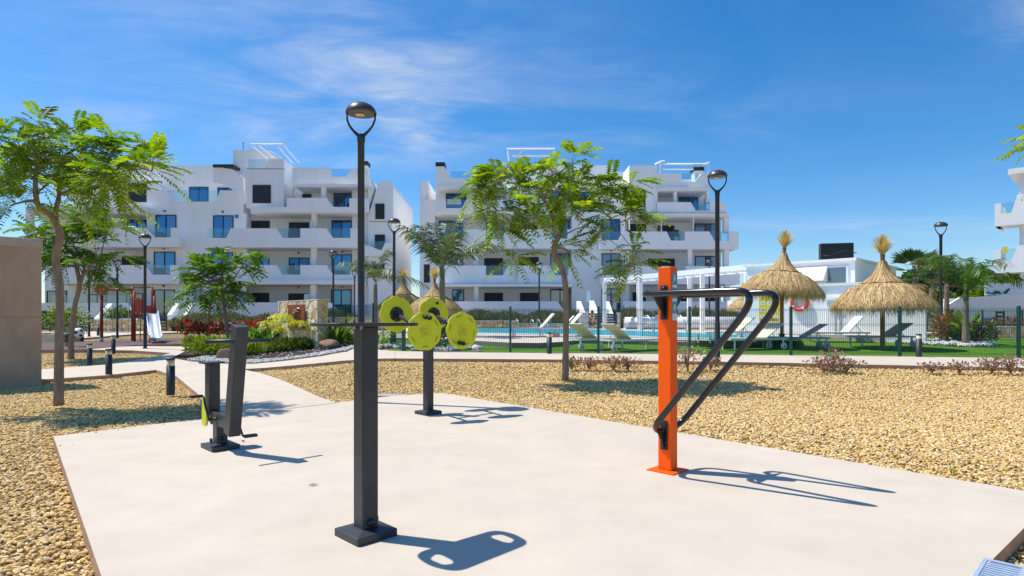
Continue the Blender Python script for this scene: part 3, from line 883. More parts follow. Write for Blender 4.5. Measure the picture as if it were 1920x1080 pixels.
# ================================================================== BOLLARDS
def bollard_proto():
    t = thing('bollard_light', 'largest dark bollard light with cream band beside the path corner', 'bollard light', (0, 0, 0), 0, 'low bollard lights along the paths')
    mb = MB(); mb.lathe([(.066, -.05), (.066, .44), (.001, .441)], (0, 0, 0), 20); mb.build('body', BOLL, t)
    mb = MB(); mb.lathe([(.060, .441), (.062, .535), (.001, .536)], (0, 0, 0), 20); mb.build('diffuser', CREAM, t)
    mb = MB(); mb.lathe([(.066, .536), (.067, .562), (.060, .570), (.001, .571)], (0, 0, 0), 20); mb.build('cap', BOLL, t)
    return t
bo = bollard_proto()
for i, (x, y, lb) in enumerate([(320, 735, None), (204, 702, 'dark bollard light at the near edge of the left path'), (168, 683, 'dark bollard light on the gravel strip by the second tree trunk'),
                                (212.5, 660.5, 'dark bollard light next to the purple play surface'), (1030, 663, 'bollard light behind the fence left of the middle tree'), (1723, 669, 'bollard light behind the fence right of the thatched parasols'),
                                (154, 639, 'far bollard light behind the football spring toy'), (184, 629, 'far bollard light by the slatted gate at left'), (1831, 621, 'far bollard light near the stone wall at right')]):
    p = ray(x, y)
    if i == 0: bo.location = p
    else: dup(bo, p, 0, lb)

# ================================================================== CONCRETE WALL at left
c = ray(78, 716, flat)
wt = thing('concrete_wall', 'tall raw concrete block wall with a cap at the left edge', 'wall', (c.x, c.y, 0), 0)
hz = 2.62
UPV = Vector((0, 0, 1))
# front face runs to the left and slightly away from the corner
ex, ey = -EE, -DD
q = [Vector((0, 0, -.1)), ex * 4.0 + Vector((0, 0, -.1)), ex * 4.0 + ey * .9 + Vector((0, 0, -.1)), ey * .9 + Vector((0, 0, -.1))]
qi = [p_ + ey * .012 * (1 if i_ < 2 else -1) + ex * (.012 if i_ in (0, 3) else 0) for i_, p_ in enumerate(q)]
mb = MB(); mb.prism(qi, (0, 0, hz + .1)); mb.build('core', CONC, wt)
k0 = 0.0
for wd in (1.02, 1.24, 1.24, .48):       # shuttering panels, each cast with a fine joint
    for za, zb in ((-.1, 1.262), (1.268, hz)):
        a_0 = ex * (k0 + (.0 if k0 == 0 else .003)); a_1 = ex * (k0 + wd - .003)
        mb = MB(); mb.prism([a_0 + UPV * za, a_1 + UPV * za, a_1 + UPV * zb, a_0 + UPV * zb], ey * .0125); mb.build('panel', CONC, wt, .003, 1)
    k0 += wd
mb = MB(); mb.prism([ey * .016 + UPV * -.1, ey * .9 + UPV * -.1, ey * .9 + UPV * hz, ey * .016 + UPV * hz], ex * .0125); mb.build('end_panel', CONC, wt)
q2 = [Vector((0, 0, hz)) - ex * .015 - ey * .02, ex * 4.0 - ey * .02 + Vector((0, 0, hz)), ex * 4.0 + ey * .93 + Vector((0, 0, hz)), ey * .93 - ex * .015 + Vector((0, 0, hz))]
mb = MB(); mb.prism(q2, (0, 0, .17)); mb.build('cap', CONCAP, wt, .015)
# ================================================================== APARTMENT BUILDINGS
D0, D1, D2 = 48.5, 49.7, 51.2      # parapet plane, flush wall plane, recessed wall plane
def X_(px, D): return (px - CX) / F * D
def Z_(py, D): return EYE - (py - HY) / F * D
class Bld:
    def __init__(s, name, label, px0, gpx, group):
        s.o = thing(name, label, 'apartment building', (X_(px0, D0), D0, 0), 0, group)
        s.off = Vector((X_(px0, D0), D0, 0))
    def new(s):
        m = MB(); m.T = Matrix.Translation(-s.off); return m
    def block(s, m, x0, x1, y0, y1, Da, Db, Dm=None):
        "box whose front outline in the photograph is x0..x1, y0..y1 at depth Da"
        m.box(X_(x0, Da), X_(x1, Da), Da, Db, Z_(y1, Da), Z_(y0, Da))
    def poly(s, m, pts, D, th):
        m.prism([(X_(a, D), D, Z_(b, D)) for a, b in pts], (0, th, 0))
    def window(s, x0, x1, y0, y1, D, n=2, kind='glass', glass=None, proud=.06):
        xa, xb, za, zb = X_(x0, D), X_(x1, D), Z_(y1, D), Z_(y0, D)
        fw = .07
        m = s.new(); yf = D - proud
        m.box(xa, xb, yf, D + .02, zb - fw, zb); m.box(xa, xb, yf, D + .02, za, za + fw)
        m.box(xa, xa + fw, yf, D + .02, za + fw, zb - fw); m.box(xb - fw, xb, yf, D + .02, za + fw, zb - fw)
        ia, ib = xa + fw, xb - fw
        if kind == 'glass':
            for k in range(1, n):
                c = ia + (ib - ia) * k / n; m.box(c - .04, c + .04, yf, D + .02, za + fw, zb - fw)
        w = m.build('window', FRAME, s.o)
        if kind == 'glass':
            for k in range(n):
                p0 = ia + (ib - ia) * k / n; p1 = ia + (ib - ia) * (k + 1) / n
                p = s.new(); p.box(p0 + .005, p1 - .005, D - .02, D - .008, za + fw, zb - fw)
                tilt = random.uniform(-.004, .004)
                p.build('pane', glass or random.choice((WGLASS, WGLASS, WGLASSD, WGLASSC)), w)
        else:
            p = s.new(); z = za + fw
            while z < zb - fw - .02:
                z2 = min(z + .15, zb - fw); p.box(ia, ib, D - .035, D - .005, z + .012, z2); p.box(ia, ib, D - .022, D - .005, z, z + .012); z = z2
            p.build('roller_shutter', SHUT, w)
        return w
    def glass(s, x0, x1, y0, y1, D, ext=False):
        m = s.new(); m.box(X_(x0, D), X_(x1, D), D + .06, D + .08, Z_(y1, D), Z_(y0, D)); return m.build('balcony_glass', BGLASS, s.o)
    def light(s, x, y, D):
        m = s.new(); c = (X_(x, D), D - .04, Z_(y, D)); m.cbox(c, .14, .08, .14); return m.build('wall_light', SIGNW if False else LAMPH, s.o)
GRP = 'white apartment buildings'
# ---------------------------------------------------------------- left building
B = Bld('apartment_building', 'white four storey apartment building behind the left trees and playground', 500, 0, GRP)
m = B.new()
B.block(m, 84, 690, 398, 640, D2, D2 + 11)                 # core, lower storeys
B.block(m, 130, 440, 310, 400, D2 + .8, D2 + 9)             # set-back attic
B.block(m, 437, 506, 281, 400, D2, D2 + 8)                  # stair tower
B.block(m, 552, 688, 334, 400, D2 + .01, D2 + 8)
B.block(m, 275, 457, 381, 640, D1, D2 + .5)                 # flush block between the balconies
B.block(m, 130, 276, 338, 389, D1 + .1, D2 + 1)
B.block(m, 462, 532, 316, 390, D0 + .6, D2 + .4)            # projecting top volume
B.block(m, 690, 735, 415, 640, D1 + .3, D1 + 10)
B.block(m, 660, 692, 335, 640, D1 + .6, D2 + .3)
m.build('wall', WHITE, B.o)
m = B.new(); B.poly(m, [(500, 281), (506, 281), (517, 297), (517, 320), (500, 320)], D2 + .3, 3.0); m.build('stair_wall', WHITE, B.o)
m = B.new(); B.poly(m, [(690, 416), (690, 405), (697, 385), (710, 340), (730, 339), (737, 352), (737, 416)], D1 + .3, 10); m.build('stair_wall', WHITE, B.o)
m = B.new(); B.poly(m, [(400, 311), (437, 318), (457, 334), (457, 358), (440, 358), (418, 346), (400, 343)], D1 + .4, .25); m.build('stair_wall', WHITE, B.o)
m = B.new(); B.poly(m, [(690, 330), (694, 334), (701, 350), (690, 384)], D1, 3.0); m.build('stair_wall', WHITE, B.o)
# parapets, each with its notch for the glass
for pts, D, th in [
    ([(462, 314), (497, 314), (503, 298), (532, 298), (532, 317), (462, 317)], D0 + .6, .25),
    ([(275, 357), (313, 357), (323, 378), (404, 378), (413, 357), (465, 357), (465, 382), (275, 382)], D1 - .02, .25),
    ([(538, 371), (612, 371), (625, 388), (655, 388), (655, 372), (691, 372), (691, 398), (470, 398), (470, 388), (538, 388)], D0, .22),
    ([(548, 314), (617, 314), (622, 331), (650, 331), (660, 316), (690, 316), (690, 346), (548, 346)], D1 - .4, .3),
    ([(86, 427), (274, 427), (290, 445), (320, 445), (320, 427), (335, 427), (335, 463), (86, 463)], D0, .2),
    ([(86, 497), (273, 497), (286, 515), (319, 515), (319, 497), (335, 497), (335, 532), (86, 532)], D0, .2),
    ([(388, 446), (424, 446), (433, 428), (519, 428), (530, 446), (563, 446), (563, 428), (612, 428), (624, 446), (657, 446), (657, 428), (672, 428), (672, 464), (388, 464)], D0, .2),
    ([(388, 515), (424, 515), (433, 497), (519, 497), (530, 515), (563, 515), (563, 497), (612, 497), (624, 515), (657, 515), (657, 497), (672, 497), (672, 527), (388, 527)], D0, .2),
    ([(330, 567), (620, 567), (640, 590), (675, 590), (675, 640), (330, 640)], D0 - .5, .2),
    ([(40, 568), (240, 568), (258, 595), (258, 640), (40, 640)], D0 - .5, .2),
    ([(672, 460), (690, 460), (715, 470), (722, 455), (737, 455), (737, 480), (672, 480)], D1 - .2, .2)]:
    m = B.new(); B.poly(m, pts, D, th); m.build('parapet', WHITE, B.o)
m = B.new(); B.block(m, 275, 457, 378, 383, D1 + .23, D2 + 1); m.build('terrace_floor', SLABW, B.o)
for x0, x1, y0, y1 in [(470, 670, 389.5, 400), (86, 335, 447, 463), (388, 672, 448, 464), (86, 335, 517, 532), (388, 672, 517, 527), (550, 690, 345, 350), (48, 276, 388, 400)]:
    m = B.new(); B.block(m, x0, x1, y0, y1, D0 + .22, D2 + .1); m.build('floor_slab', SLABW, B.o)
m = B.new(); B.block(m, 455, 676, 525.5, 533, D0 - .35, D2); m.build('floor_slab', SLABW, B.o)
for x0, x1, y0, y1, D in [(602, 610, 349, 372, D0 + .5), (582, 592, 533, 570, D0 + .4), (583, 593, 464, 500, D0 + .6), (665, 673, 533, 640, D0), (584, 593, 400, 430, D0 + .6), (48, 57, 400, 640, D0 + .3), (455, 462, 400, 430, D1 - .2), (455, 462, 465, 500, D1 - .2), (455, 462, 533, 570, D1 - .2)]:
    m = B.new(); B.block(m, x0, x1, y0, y1, D, D + .45); m.build('column', WHITE, B.o)
for a in [(474, 508, 347, 381, D0 + .6), (241, 275, 346, 379, D1 + .1), (468, 506, 414, 428, D2), (542, 580, 417, 446, D2), (467, 505, 549, 567, D2), (541, 578, 550, 585, D2), (229, 270, 481, 515, D2), (567, 584, 364, 372, D2), (703, 722, 440, 468, D1 + .3), (699, 721, 496, 520, D1 + .3), (704, 721, 382, 411, D1 + .3)]:
    B.window(*a, kind='shutter')
for a in [(355, 391, 351, 379, D2 + .8), (408, 437, 352, 379, D2 + .8), (292, 331, 403, 446, D1), (400, 438, 404, 446, D1), (239, 275, 412, 430, D2), (289, 329, 472, 515, D1), (397, 437, 473, 515, D1), (622, 660, 413, 447, D2), (622, 660, 477, 516, D2), (621, 659, 543, 590, D2), (626, 665, 359, 390, D2), (467, 505, 481, 500, D2), (542, 580, 483, 516, D2)]:
    B.window(*a)
for a in [(289, 328, 543, 600, D1), (397, 437, 545, 590, D1), (237, 269, 550, 595, D2), (88, 126, 545, 595, D2), (165, 200, 552, 590, D2)]:
    B.window(*a, glass=WGLASS2)
for a in [(313, 413, 356.5, 379, D1), (465, 499, 298, 315, D0 + .6), (617, 660, 316, 332, D1 - .3), (274, 320, 427, 446, D0), (273, 319, 497, 516, D0), (388, 433, 428, 447, D0), (388, 433, 497, 516, D0), (519, 563, 428, 447, D0), (519, 563, 497, 516, D0), (612, 657, 428, 447, D0), (612, 657, 497, 516, D0), (95, 240, 553, 568.5, D0 - .45), (692, 722, 452, 470, D1 - .2)]:
    B.glass(*a)
m = B.new(); B.block(m, 672, 688, 309, 336, D1 + .5, D1 + 1.3); m.build('chimney', WHITE, B.o)
m = B.new(); B.block(m, 670.5, 689.5, 302, 309.2, D1 + .42, D1 + 1.4); m.build('chimney_cap', SHUT, B.o)
m = B.new(); B.block(m, 399, 437, 308, 313, D1 + .2, D2); m.build('awning', SHUT, B.o)
# slanted white roof bars
for p0, p1 in [((470, 270), (531, 270)), ((470, 271), (501, 297)), ((483, 271), (512, 295)), ((518, 271), (548, 305)), ((531, 271), (560, 305))]:
    m = B.new(); D = D2 - .6; a, b = at(*p0, D), at(*p1, D - .5 if p1[1] > 280 else D); m.tube([a, b], .06, 4, smooth=False); m.build('roof_bar', WHITE, B.o)
m = B.new(); m.tube([at(456, 282, D2 + 2), at(456, 265, D2 + 2)], .03, 6); m.tube([at(453, 268, D2 + 2), at(459, 268, D2 + 2)], .02, 5); m.build('antenna', LAMPH, B.o)
for x, y, D in [(486, 404, D2), (560, 406, D2), (644, 406, D2), (486, 470, D2), (560, 474, D2), (642, 472, D2), (486, 536, D2), (560, 538, D2), (643, 537, D2), (309, 396, D1), (418, 397, D1), (308, 466, D1), (307, 536, D1), (575, 353, D2), (645, 353, D2)]:
    B.light(x, y, D)
m = B.new(); m.cbox((X_(444, D1), D1 - .02, Z_(406, D1)), .28, .04, .28); o = m.build('building_number_plaque', SIGNB, B.o)
for x0, x1, y0, y1 in [(579, 581.5, 412, 428), (567, 577, 551, 567), (342, 359, 552, 567)]:
    m = B.new(); m.box(X_(x0, D0), X_(x1, D0), D0 + .4, D0 + .43, Z_(y1, D0), Z_(y0, D0)); m.build('privacy_screen', FROST, B.o)

# ---------------------------------------------------------------- right building
B = Bld('apartment_building', 'white four storey apartment building behind the pool and middle tree', 1080, 0, GRP)
m = B.new()
B.block(m, 815, 1352, 393, 640, D2, D2 + 11)
B.block(m, 817, 1325, 336, 394, D2 + .01, D2 + 9)
B.block(m, 935, 1155, 310, 350, D1 + 2.2, D2 + 9)
B.block(m, 1155, 1215, 322, 350, D2 + .8, D2 + 8)
B.block(m, 1180, 1233, 310, 398, D0 + .5, D2 + .5)
B.block(m, 950, 1180, 352, 398, D1 + .3, D2 + .5)
B.block(m, 1072, 1172, 396, 640, D1, D2 + .5)
B.block(m, 787, 816, 374, 640, D1 + .4, D1 + 10)
m.build('wall', WHITE, B.o)
m = B.new(); B.poly(m, [(787, 374.5), (787, 340), (803, 339), (797, 374.5)], D1 + .4, 9); m.build('stair_wall', WHITE, B.o)
for pts, D, th in [
    ([(817, 312), (833, 312), (837, 319), (848, 334), (940, 334), (940, 350), (817, 350)], D0 + .3, .3),
    ([(815, 374), (836, 374), (836, 390), (866, 390), (874, 375), (950, 375), (950, 396), (815, 396)], D0, .2),
    ([(815, 430), (823, 430), (823, 449), (866, 449), (875, 430), (911, 430), (911, 448), (940, 448), (950, 430), (1028, 430), (1038, 447), (1064, 447), (1064, 430), (1072, 430), (1072, 466), (815, 466)], D0, .2),
    ([(815, 498), (911, 498), (911, 516), (943, 516), (952, 498), (1030, 498), (1041, 516), (1066, 516), (1066, 500), (1072, 500), (1072, 532), (815, 532)], D0, .2),
    ([(1125, 434), (1128, 434), (1128, 450), (1160, 450), (1168, 434), (1250, 434), (1258, 451), (1284, 451), (1284, 434), (1330, 434), (1340, 452), (1366, 452), (1366, 434), (1385, 434), (1385, 467), (1125, 467)], D0, .2),
    ([(1125, 499), (1130, 499), (1130, 516), (1163, 516), (1175, 499), (1255, 499), (1262, 516), (1286, 516), (1286, 499), (1335, 499), (1343, 513), (1370, 513), (1370, 499), (1387, 499), (1387, 533), (1125, 533)], D0, .2),
    ([(1233, 379), (1295, 379), (1305, 395), (1331, 395), (1331, 379), (1362, 379), (1362, 398), (1233, 398)], D0 + .1, .2),
    ([(1233, 325), (1278, 325), (1278, 341), (1303, 341), (1316, 325), (1327, 325), (1331, 358), (1233, 358)], D0 + .4, .3),
    ([(840, 565), (1045, 565), (1060, 585), (1072, 585), (1072, 640), (840, 640)], D0 - .5, .2),
    ([(1170, 565), (1372, 565), (1390, 585), (1390, 640), (1170, 640)], D0 - .5, .2)]:
    m = B.new(); B.poly(m, pts, D, th); m.build('parapet', WHITE, B.o)
for x0, x1, y0, y1 in [(815, 1072, 396.2, 402), (815, 1072, 450, 466), (815, 1072, 518, 532), (1125, 1383, 453, 467), (1125, 1385, 518, 533), (1233, 1362, 397, 402), (1233, 1330, 350, 358), (817, 950, 346, 351)]:
    m = B.new(); B.block(m, x0, x1, y0, y1, D0 + .22, D2 + .1); m.build('floor_slab', SLABW, B.o)
m = B.new(); B.block(m, 1180, 1366, 400, 406, D0 - .2, D2); m.build('floor_slab', SLABW, B.o)
m = B.new(); B.block(m, 815, 1074, 532.5, 537, D0 - .6, D2); m.build('floor_slab', SLABW, B.o)
for x0, x1, y0, y1, D in [(889, 895, 351, 376, D0 + .4), (1264, 1269, 358, 380, D0 + .4), (1290, 1298, 467, 500, D0 + .4), (1358, 1367, 467, 500, D0 + .3), (1358, 1367, 402, 436, D0 + .3), (889, 897, 466, 500, D0 + .5), (889, 897, 537, 567, D0 + .3), (1325, 1331, 358, 380, D0 + .4), (1292, 1300, 533, 567, D0 + .4), (1360, 1369, 533, 567, D0 + .3), (1172, 1180, 467, 500, D1 - .1), (1172, 1180, 533, 600, D1 - .1)]:
    m = B.new(); B.block(m, x0, x1, y0, y1, D, D + .45); m.build('column', WHITE, B.o)
for a in [(1183, 1210, 357, 389, D0 + .5), (914, 930, 368, 376, D2), (972, 1008, 421, 431, D2), (1177, 1211, 420, 434, D2), (1233, 1264, 423, 452, D2), (908, 943, 484, 516, D2), (973, 1010, 482, 499, D2), (1215, 1265, 485, 516, D2), (908, 943, 549, 566, D2), (975, 1012, 549, 566, D2), (1186, 1211, 548, 566, D2), (1262, 1290, 548, 566, D2), (1315, 1345, 548, 566, D2), (795, 806, 496, 530, D1 + .4)]:
    B.window(*a, kind='shutter')
for a in [(836, 874, 362, 392, D2), (823, 868, 414, 450, D2), (911, 945, 414, 449, D2), (1035, 1068, 411, 448, D2), (1128, 1163, 411, 451, D1), (830, 868, 477, 517, D2), (1273, 1309, 368, 396, D2), (848, 870, 543, 567, D2), (1102, 1114, 384, 388, D1 + .3), (1030, 1066, 360, 392, D1 + .3), (1077, 1114, 360, 392, D1 + .3)]:
    B.window(*a)
for a in [(1032, 1068, 475, 517, D2), (1128, 1163, 475, 517, D1), (1303, 1343, 480, 516, D2), (1302, 1342, 419, 453, D2), (1032, 1068, 542, 600, D2), (1128, 1163, 541, 600, D1)]:
    B.window(*a, glass=WGLASS2)
for a in [(836, 874, 374, 391, D0), (823, 876, 430, 450, D0), (911, 950, 430, 449, D0), (1028, 1064, 430, 448, D0), (911, 952, 498, 517, D0), (1030, 1072, 498, 517, D0), (1128, 1168, 434, 451, D0), (1250, 1284, 434, 452, D0), (1330, 1366, 434, 453, D0), (1130, 1175, 499, 517, D0), (1255, 1286, 499, 517, D0), (1335, 1370, 499, 514, D0), (1295, 1331, 379, 396, D0 + .1), (1278, 1310, 325, 342, D0 + .5), (845, 930, 321, 335, D0 + .4)]:
    B.glass(*a)
m = B.new(); B.block(m, 817.5, 832.5, 311, 336, D0 + .62, D0 + 1.3); m.build('chimney', WHITE, B.o)
m = B.new(); B.block(m, 816.5, 834, 304, 311.5, D0 + .25, D0 + 1.4); m.build('chimney_cap', SHUT, B.o)
m = B.new(); B.block(m, 1303, 1319, 319, 342, D1 + .5, D1 + 1.5); m.build('chimney', WHITE, B.o)
m = B.new(); B.block(m, 1301.5, 1320.5, 313, 319.5, D1 + .42, D1 + 1.6); m.build('chimney_cap', SHUT, B.o)
# roof pergola frames
for pts in [[(1228, 308), (1241, 302), (1246, 302)], [(1238, 302), (1238, 326)], [(1243, 307.5), (1330, 307.5)], [(1243, 317), (1305, 317)], [(1312, 313), (1329, 304), (1329, 326)], [(950, 279), (1040, 279)], [(960, 292), (1035, 292)], [(968, 306), (979, 279)], [(1038, 279), (1050, 306)], [(952, 279), (955, 306)]]:
    m = B.new(); m.tube([at(*p, D0 + 1.8) for p in pts], .075, 4, smooth=False); m.build('roof_bar', WHITE, B.o)
for pts in [[(1240, 402), (1240, 434)], [(1300, 404), (1300, 434)], [(1180, 404), (1180, 434)]]:
    m = B.new(); m.tube([at(*p, D0 + .3) for p in pts], .05, 4, smooth=False); m.build('pergola_post', WHITE, B.o)
for x, y, D in [(855, 356, D2), (922, 357, D2), (1292, 363, D2), (925, 473, D2), (990, 471, D2), (1322, 413, D2), (926, 539, D2), (1146, 470, D1)]:
    B.light(x, y, D)
# banner hung in the balcony glass
m = B.new(); m.box(X_(838.5, D0), X_(864.5, D0), D0 - .02, D0 - .005, Z_(386.5, D0), Z_(374, D0)); bn = m.build('sale_banner', SIGNW, B.o)
m = B.new(); m.box(X_(838.7, D0), X_(864.3, D0), D0 - .026, D0 - .022, Z_(386.3, D0), Z_(383, D0)); m.build('banner_stripe', SIGNB, bn)
def text_mesh(body, size, mat, name='lettering'):
    cu = bpy.data.curves.new('tmp', 'FONT'); cu.body = body; cu.size = size; cu.align_x = 'CENTER'; cu.extrude = .002
    o = bpy.data.objects.new('tmp', cu); COL.objects.link(o)
    me = bpy.data.meshes.new_from_object(o.evaluated_get(bpy.context.evaluated_depsgraph_get()))
    bpy.data.objects.remove(o); bpy.data.curves.remove(cu); me.name = name; me.materials.clear(); me.materials.append(mat)
    return me
o = link('lettering', text_mesh('FOR SALE!', .24, INK), bn); o.rotation_euler = (R(90), 0, 0)
o.location = Vector((X_(851.5, D0), D0 - .026, Z_(380, D0))) - B.off
m = B.new()
for k in range(5): m.cbox((X_(845 + k * 2.6, D0), D0 - .024, Z_(381.7, D0)), .075, .004, .05)
m.build('banner_small_print', TEAL, bn)
for k, (x, y, D) in enumerate([(1317, 386, D0 + .9)]):
    m = B.new(); p = Vector((X_(x, D), D, Z_(397, D))); m.cbox(p + Vector((0, 0, .42)), .45, .45, .05); m.cbox(p + Vector((.2, 0, .75)), .05, .45, .6)
    for sx in (-1, 1):
        for sy in (-1, 1): m.cbox(p + Vector((sx * .19, sy * .19, .2)), .04, .04, .4)
    tag(m.build('balcony_chair', PLAST, None), 'white plastic chair on the top right balcony', 'chair').location = B.off
for px_c, py_c, D, lb in [(548, 446.5, D0 + 1.0, 'dark chair behind the glass on the third floor of the left flats'), (636, 389, D0 + .9, 'dark round chair on the top right balcony of the left flats'),
                          (545, 516, D0 + 1.0, 'dark chair behind the glass on the second floor of the left flats'), (1268, 452, D0 + 1.0, 'dark chair on the notched balcony above the pergola'), (926, 516, D0 + 1.0, 'dark chair behind blue glass left of the middle tree')]:
    p = at(px_c, py_c, D); m = MB()
    m.cbox((0, 0, .42), .5, .5, .06); m.cbox((.0, .24, .72), .5, .05, .5)
    for sx in (-1, 1):
        m.cbox((sx * .26, 0, .58), .05, .5, .05)
        for sy in (-1, 1): m.cbox((sx * .23, sy * .22, .2), .04, .04, .4)
    o = tag(m.build('balcony_chair', GATEM, None), lb, 'chair', 'balcony chairs'); o.location = p
# ---------------------------------------------------------------- far right building (sunlit side)
FC = Vector((27.6, 33.0, 0))
B2 = thing('apartment_building', 'bright white balcony building cut off by the right edge', 'apartment building', FC, ANG, GRP)
zf = lambda y: EYE + (HY - y) / F * 32.2
def pl(name, pts, y0, y1, mat):
    m = MB(); m.prism([(a, y0, b) for a, b in pts], (0, y1 - y0, 0)); return m.build(name, mat, B2)
MB().box(0, 14, 0, 8, -.5, zf(326)).build('wall', WHITE, B2)
MB().box(-.35, 14, -1.3, 8.2, zf(326) + .002, zf(316)).build('roof_slab', SLABW, B2)
for zt, zn, zb, zl, e in ((zf(366), zf(399), zf(422), zf(379), .0), (zf(461), zf(488), zf(511), zf(466), .0)):
    pl('parapet', [(-.9, zb), (14, zb), (14, zt), (.05, zt), (-.2, zn), (-.63, zn), (-.63, zl), (-.9, zl)], -1.4, -1.2, WHITE)
    MB().box(-.9, -.7, -1.2, 1.0, zb, zl).build('parapet', WHITE, B2)
    MB().box(-.9, 14, -1.2, -.002, zb, zb + .3).build('floor_slab', SLABW, B2)
    pl('balcony_glass', [(-.63, zn), (-.2, zn), (.05, zl), (-.63, zl)], -1.34, -1.32, BGLASS)
    MB().box(-.68, 13.9, -1.42, -1.18, zt + .002, zt + .03).build('coping', SLABW, B2) if False else None
for za, zb in ((zf(366) - .9, zf(326)), (zf(461) - .9, zf(422)), (0, zf(511))):
    for x in (.15, 4.6): MB().box(x, x + .4, -.95, -.55, za, zb).build('column', WHITE, B2)
m = MB(); m.box(-.56, -.36, -1.44, -1.41, zf(474), zf(462)); m.build('sale_plate', YSIGN, B2)
for za, zb in ((zf(399), zf(345)), (zf(488), zf(440))):
    m = MB(); m.box(1.2, 3.2, -.05, -.002, za, zb); m.build('window', FRAME, B2)
    m = MB(); m.box(1.28, 3.12, -.07, -.051, za + .08, zb - .08); m.build('pane', WGLASS, B2)
# its low terrace: wall, glass and a dark gate
tw = thing('terrace_wall', 'long low white terrace wall under the right hand building', 'wall', (at(1840, 580, 31).x, 31, 0), 0)
o1 = Vector((at(1840, 580, 31).x, 31, 0))
def tr(m, pts, D, th): m.prism([at(a, b, D) - o1 for a, b in pts], (0, th, 0))
m = MB(); tr(m, [(1775, 560), (1805, 559), (1920, 551), (2150, 545), (2150, 640), (1775, 640)], 31, .25); m.build('wall', WHITE, tw)
m = MB(); tr(m, [(1847, 531), (2150, 529), (2150, 548), (1847, 554)], 31.1, .03); m.build('terrace_glass', FROST, tw)
m = MB(); tr(m, [(1776, 577), (1800, 562), (1800, 558), (1776, 573)], 30.8, .15); m.build('stair_wall', WHITE, tw)
m = MB()
tr(m, [(1848, 550), (1852, 546), (1866, 551), (1866, 553)], 31.05, .01); m.cur = 1
tr(m, [(1862, 551), (1866, 545), (1875, 546), (1878, 551)], 31.05, .01); tr(m, [(1880, 550), (1892, 541), (1895, 541), (1887, 551)], 31.05, .01)
m.build('painted_leaf', [SIGNB, BIN], tw)
# ================================================================== STONE WALLS
def clip(poly, p, n):
    out = []
    for i in range(len(poly)):
        a, b = poly[i - 1], poly[i]
        da, db = (a - p).dot(n), (b - p).dot(n)
        if (da <= 0) != (db <= 0): out.append(a + (b - a) * (da / (da - db)))
        if db <= 0: out.append(b)
    return out
def rubble(w, h, nst, seed, asp=1.0):
    rg = random.Random(seed)
    nxs = max(1, round(math.sqrt(nst * w / h / asp))); nys = max(1, round(nst / nxs))
    pts = [Vector((w * (i + .5 + rg.uniform(-.34, .34) + (.5 if j % 2 else 0) - .25) / nxs, h * (j + .5 + rg.uniform(-.3, .3)) / nys)) for j in range(nys) for i in range(nxs)]
    cells = []
    for k, p in enumerate(pts):
        poly = [Vector((0, 0)), Vector((w, 0)), Vector((w, h)), Vector((0, h))]
        for q in sorted(pts, key=lambda q: (q - p).length)[1:14]:
            poly = clip(poly, (p + q) / 2, q - p)
            if len(poly) < 3: break
        if len(poly) >= 3: cells.append(poly)
    return cells
def stone_piece(mb, poly, org, u, v, n, gap, depth, rg):
    c = sum(poly, Vector((0, 0))) / len(poly)
    r = lambda q, k: c + (q - c) * k
    size = max((q - c).length for q in poly)
    k1 = max(.5, 1 - gap / max(size, .02)); k2 = k1 * .86
    d = depth * rg.uniform(.6, 1.25)
    P = lambda q, z: org + u * q.x + v * q.y + n * z
    m = len(poly)
    vs = [P(r(q, k1), 0) for q in poly] + [P(r(q, k1), d * .7) for q in poly] + [P(r(q, k2), d * rg.uniform(.9, 1.1)) for q in poly]
    fs = [(i, (i + 1) % m, (i + 1) % m + m, i + m) for i in range(m)] + [(i + m, (i + 1) % m + m, (i + 1) % m + 2 * m, i + 2 * m) for i in range(m)] + [tuple(2 * m + i for i in range(m))]
    mb.add(vs, fs)
def rubble_face(root, org, u, v, n, w, h, nst, seed, mats, single=True, depth=.035, gap=.014, asp=1.0):
    rg = random.Random(seed)
    if single:
        for poly in rubble(w, h, nst, seed, asp):
            mb = MB(); stone_piece(mb, poly, org, u, v, n, gap, depth, rg); mb.build('stone', rg.choice(mats), root)
    else:
        mb = MB()
        for poly in rubble(w, h, nst, seed, asp):
            mb.cur = rg.randrange(len(mats)); stone_piece(mb, poly, org, u, v, n, gap, depth, rg)
        tag(mb.build('stones', mats, root), kind='stuff')
STONEP = mk('pale_sandstone', (.84, .74, .55), .9, var=.2, scale=7, bump=.35, bscale=25, spec=.2, var2=.15, scale2=2.2)
STONEB = mk('brown_sandstone', (.40, .26, .13), .9, var=.2, scale=7, bump=.35, bscale=25, spec=.2, var2=.15, scale2=2.2)
UP = Vector((0, 0, 1))
# sign wall in the planting bed
c = ray(597, 654); c.z -= .05
mw = thing('stone_sign_wall', 'free standing sandstone sign wall with a rusted steel plate', 'stone wall', c, 0)
H = at(597, 563, c.y).z - c.z
Lm, Tm = 2.95, .34
mb = MB(); mb.prism([Vector((0, 0, 0)), -DD * Lm, -DD * Lm + EE * Tm, EE * Tm], (0, 0, H)); mb.build('core', MORTAR, mw)
rubble_face(mw, -DD * Lm, DD, UP, -EE, Lm, H, 74, 4, [STONE, STONEP, STONEP, STONE, STONEG], depth=.05, asp=.6)
rubble_face(mw, Vector((0, 0, 0)), EE, UP, DD, Tm, H, 12, 11, [STONEG, STONE, STONEG], depth=.03, asp=1.3)
mb = MB(); q = .05
mb.prism([DD * q - EE * q, -DD * (Lm + q) - EE * q, -DD * (Lm + q) + EE * (Tm + q), DD * q + EE * (Tm + q)], (0, 0, .03)); o = mb.build('coping', STONEP, mw); o.location = (0, 0, H + .002)
mb = MB(); p0 = -DD * .72 - EE * .13
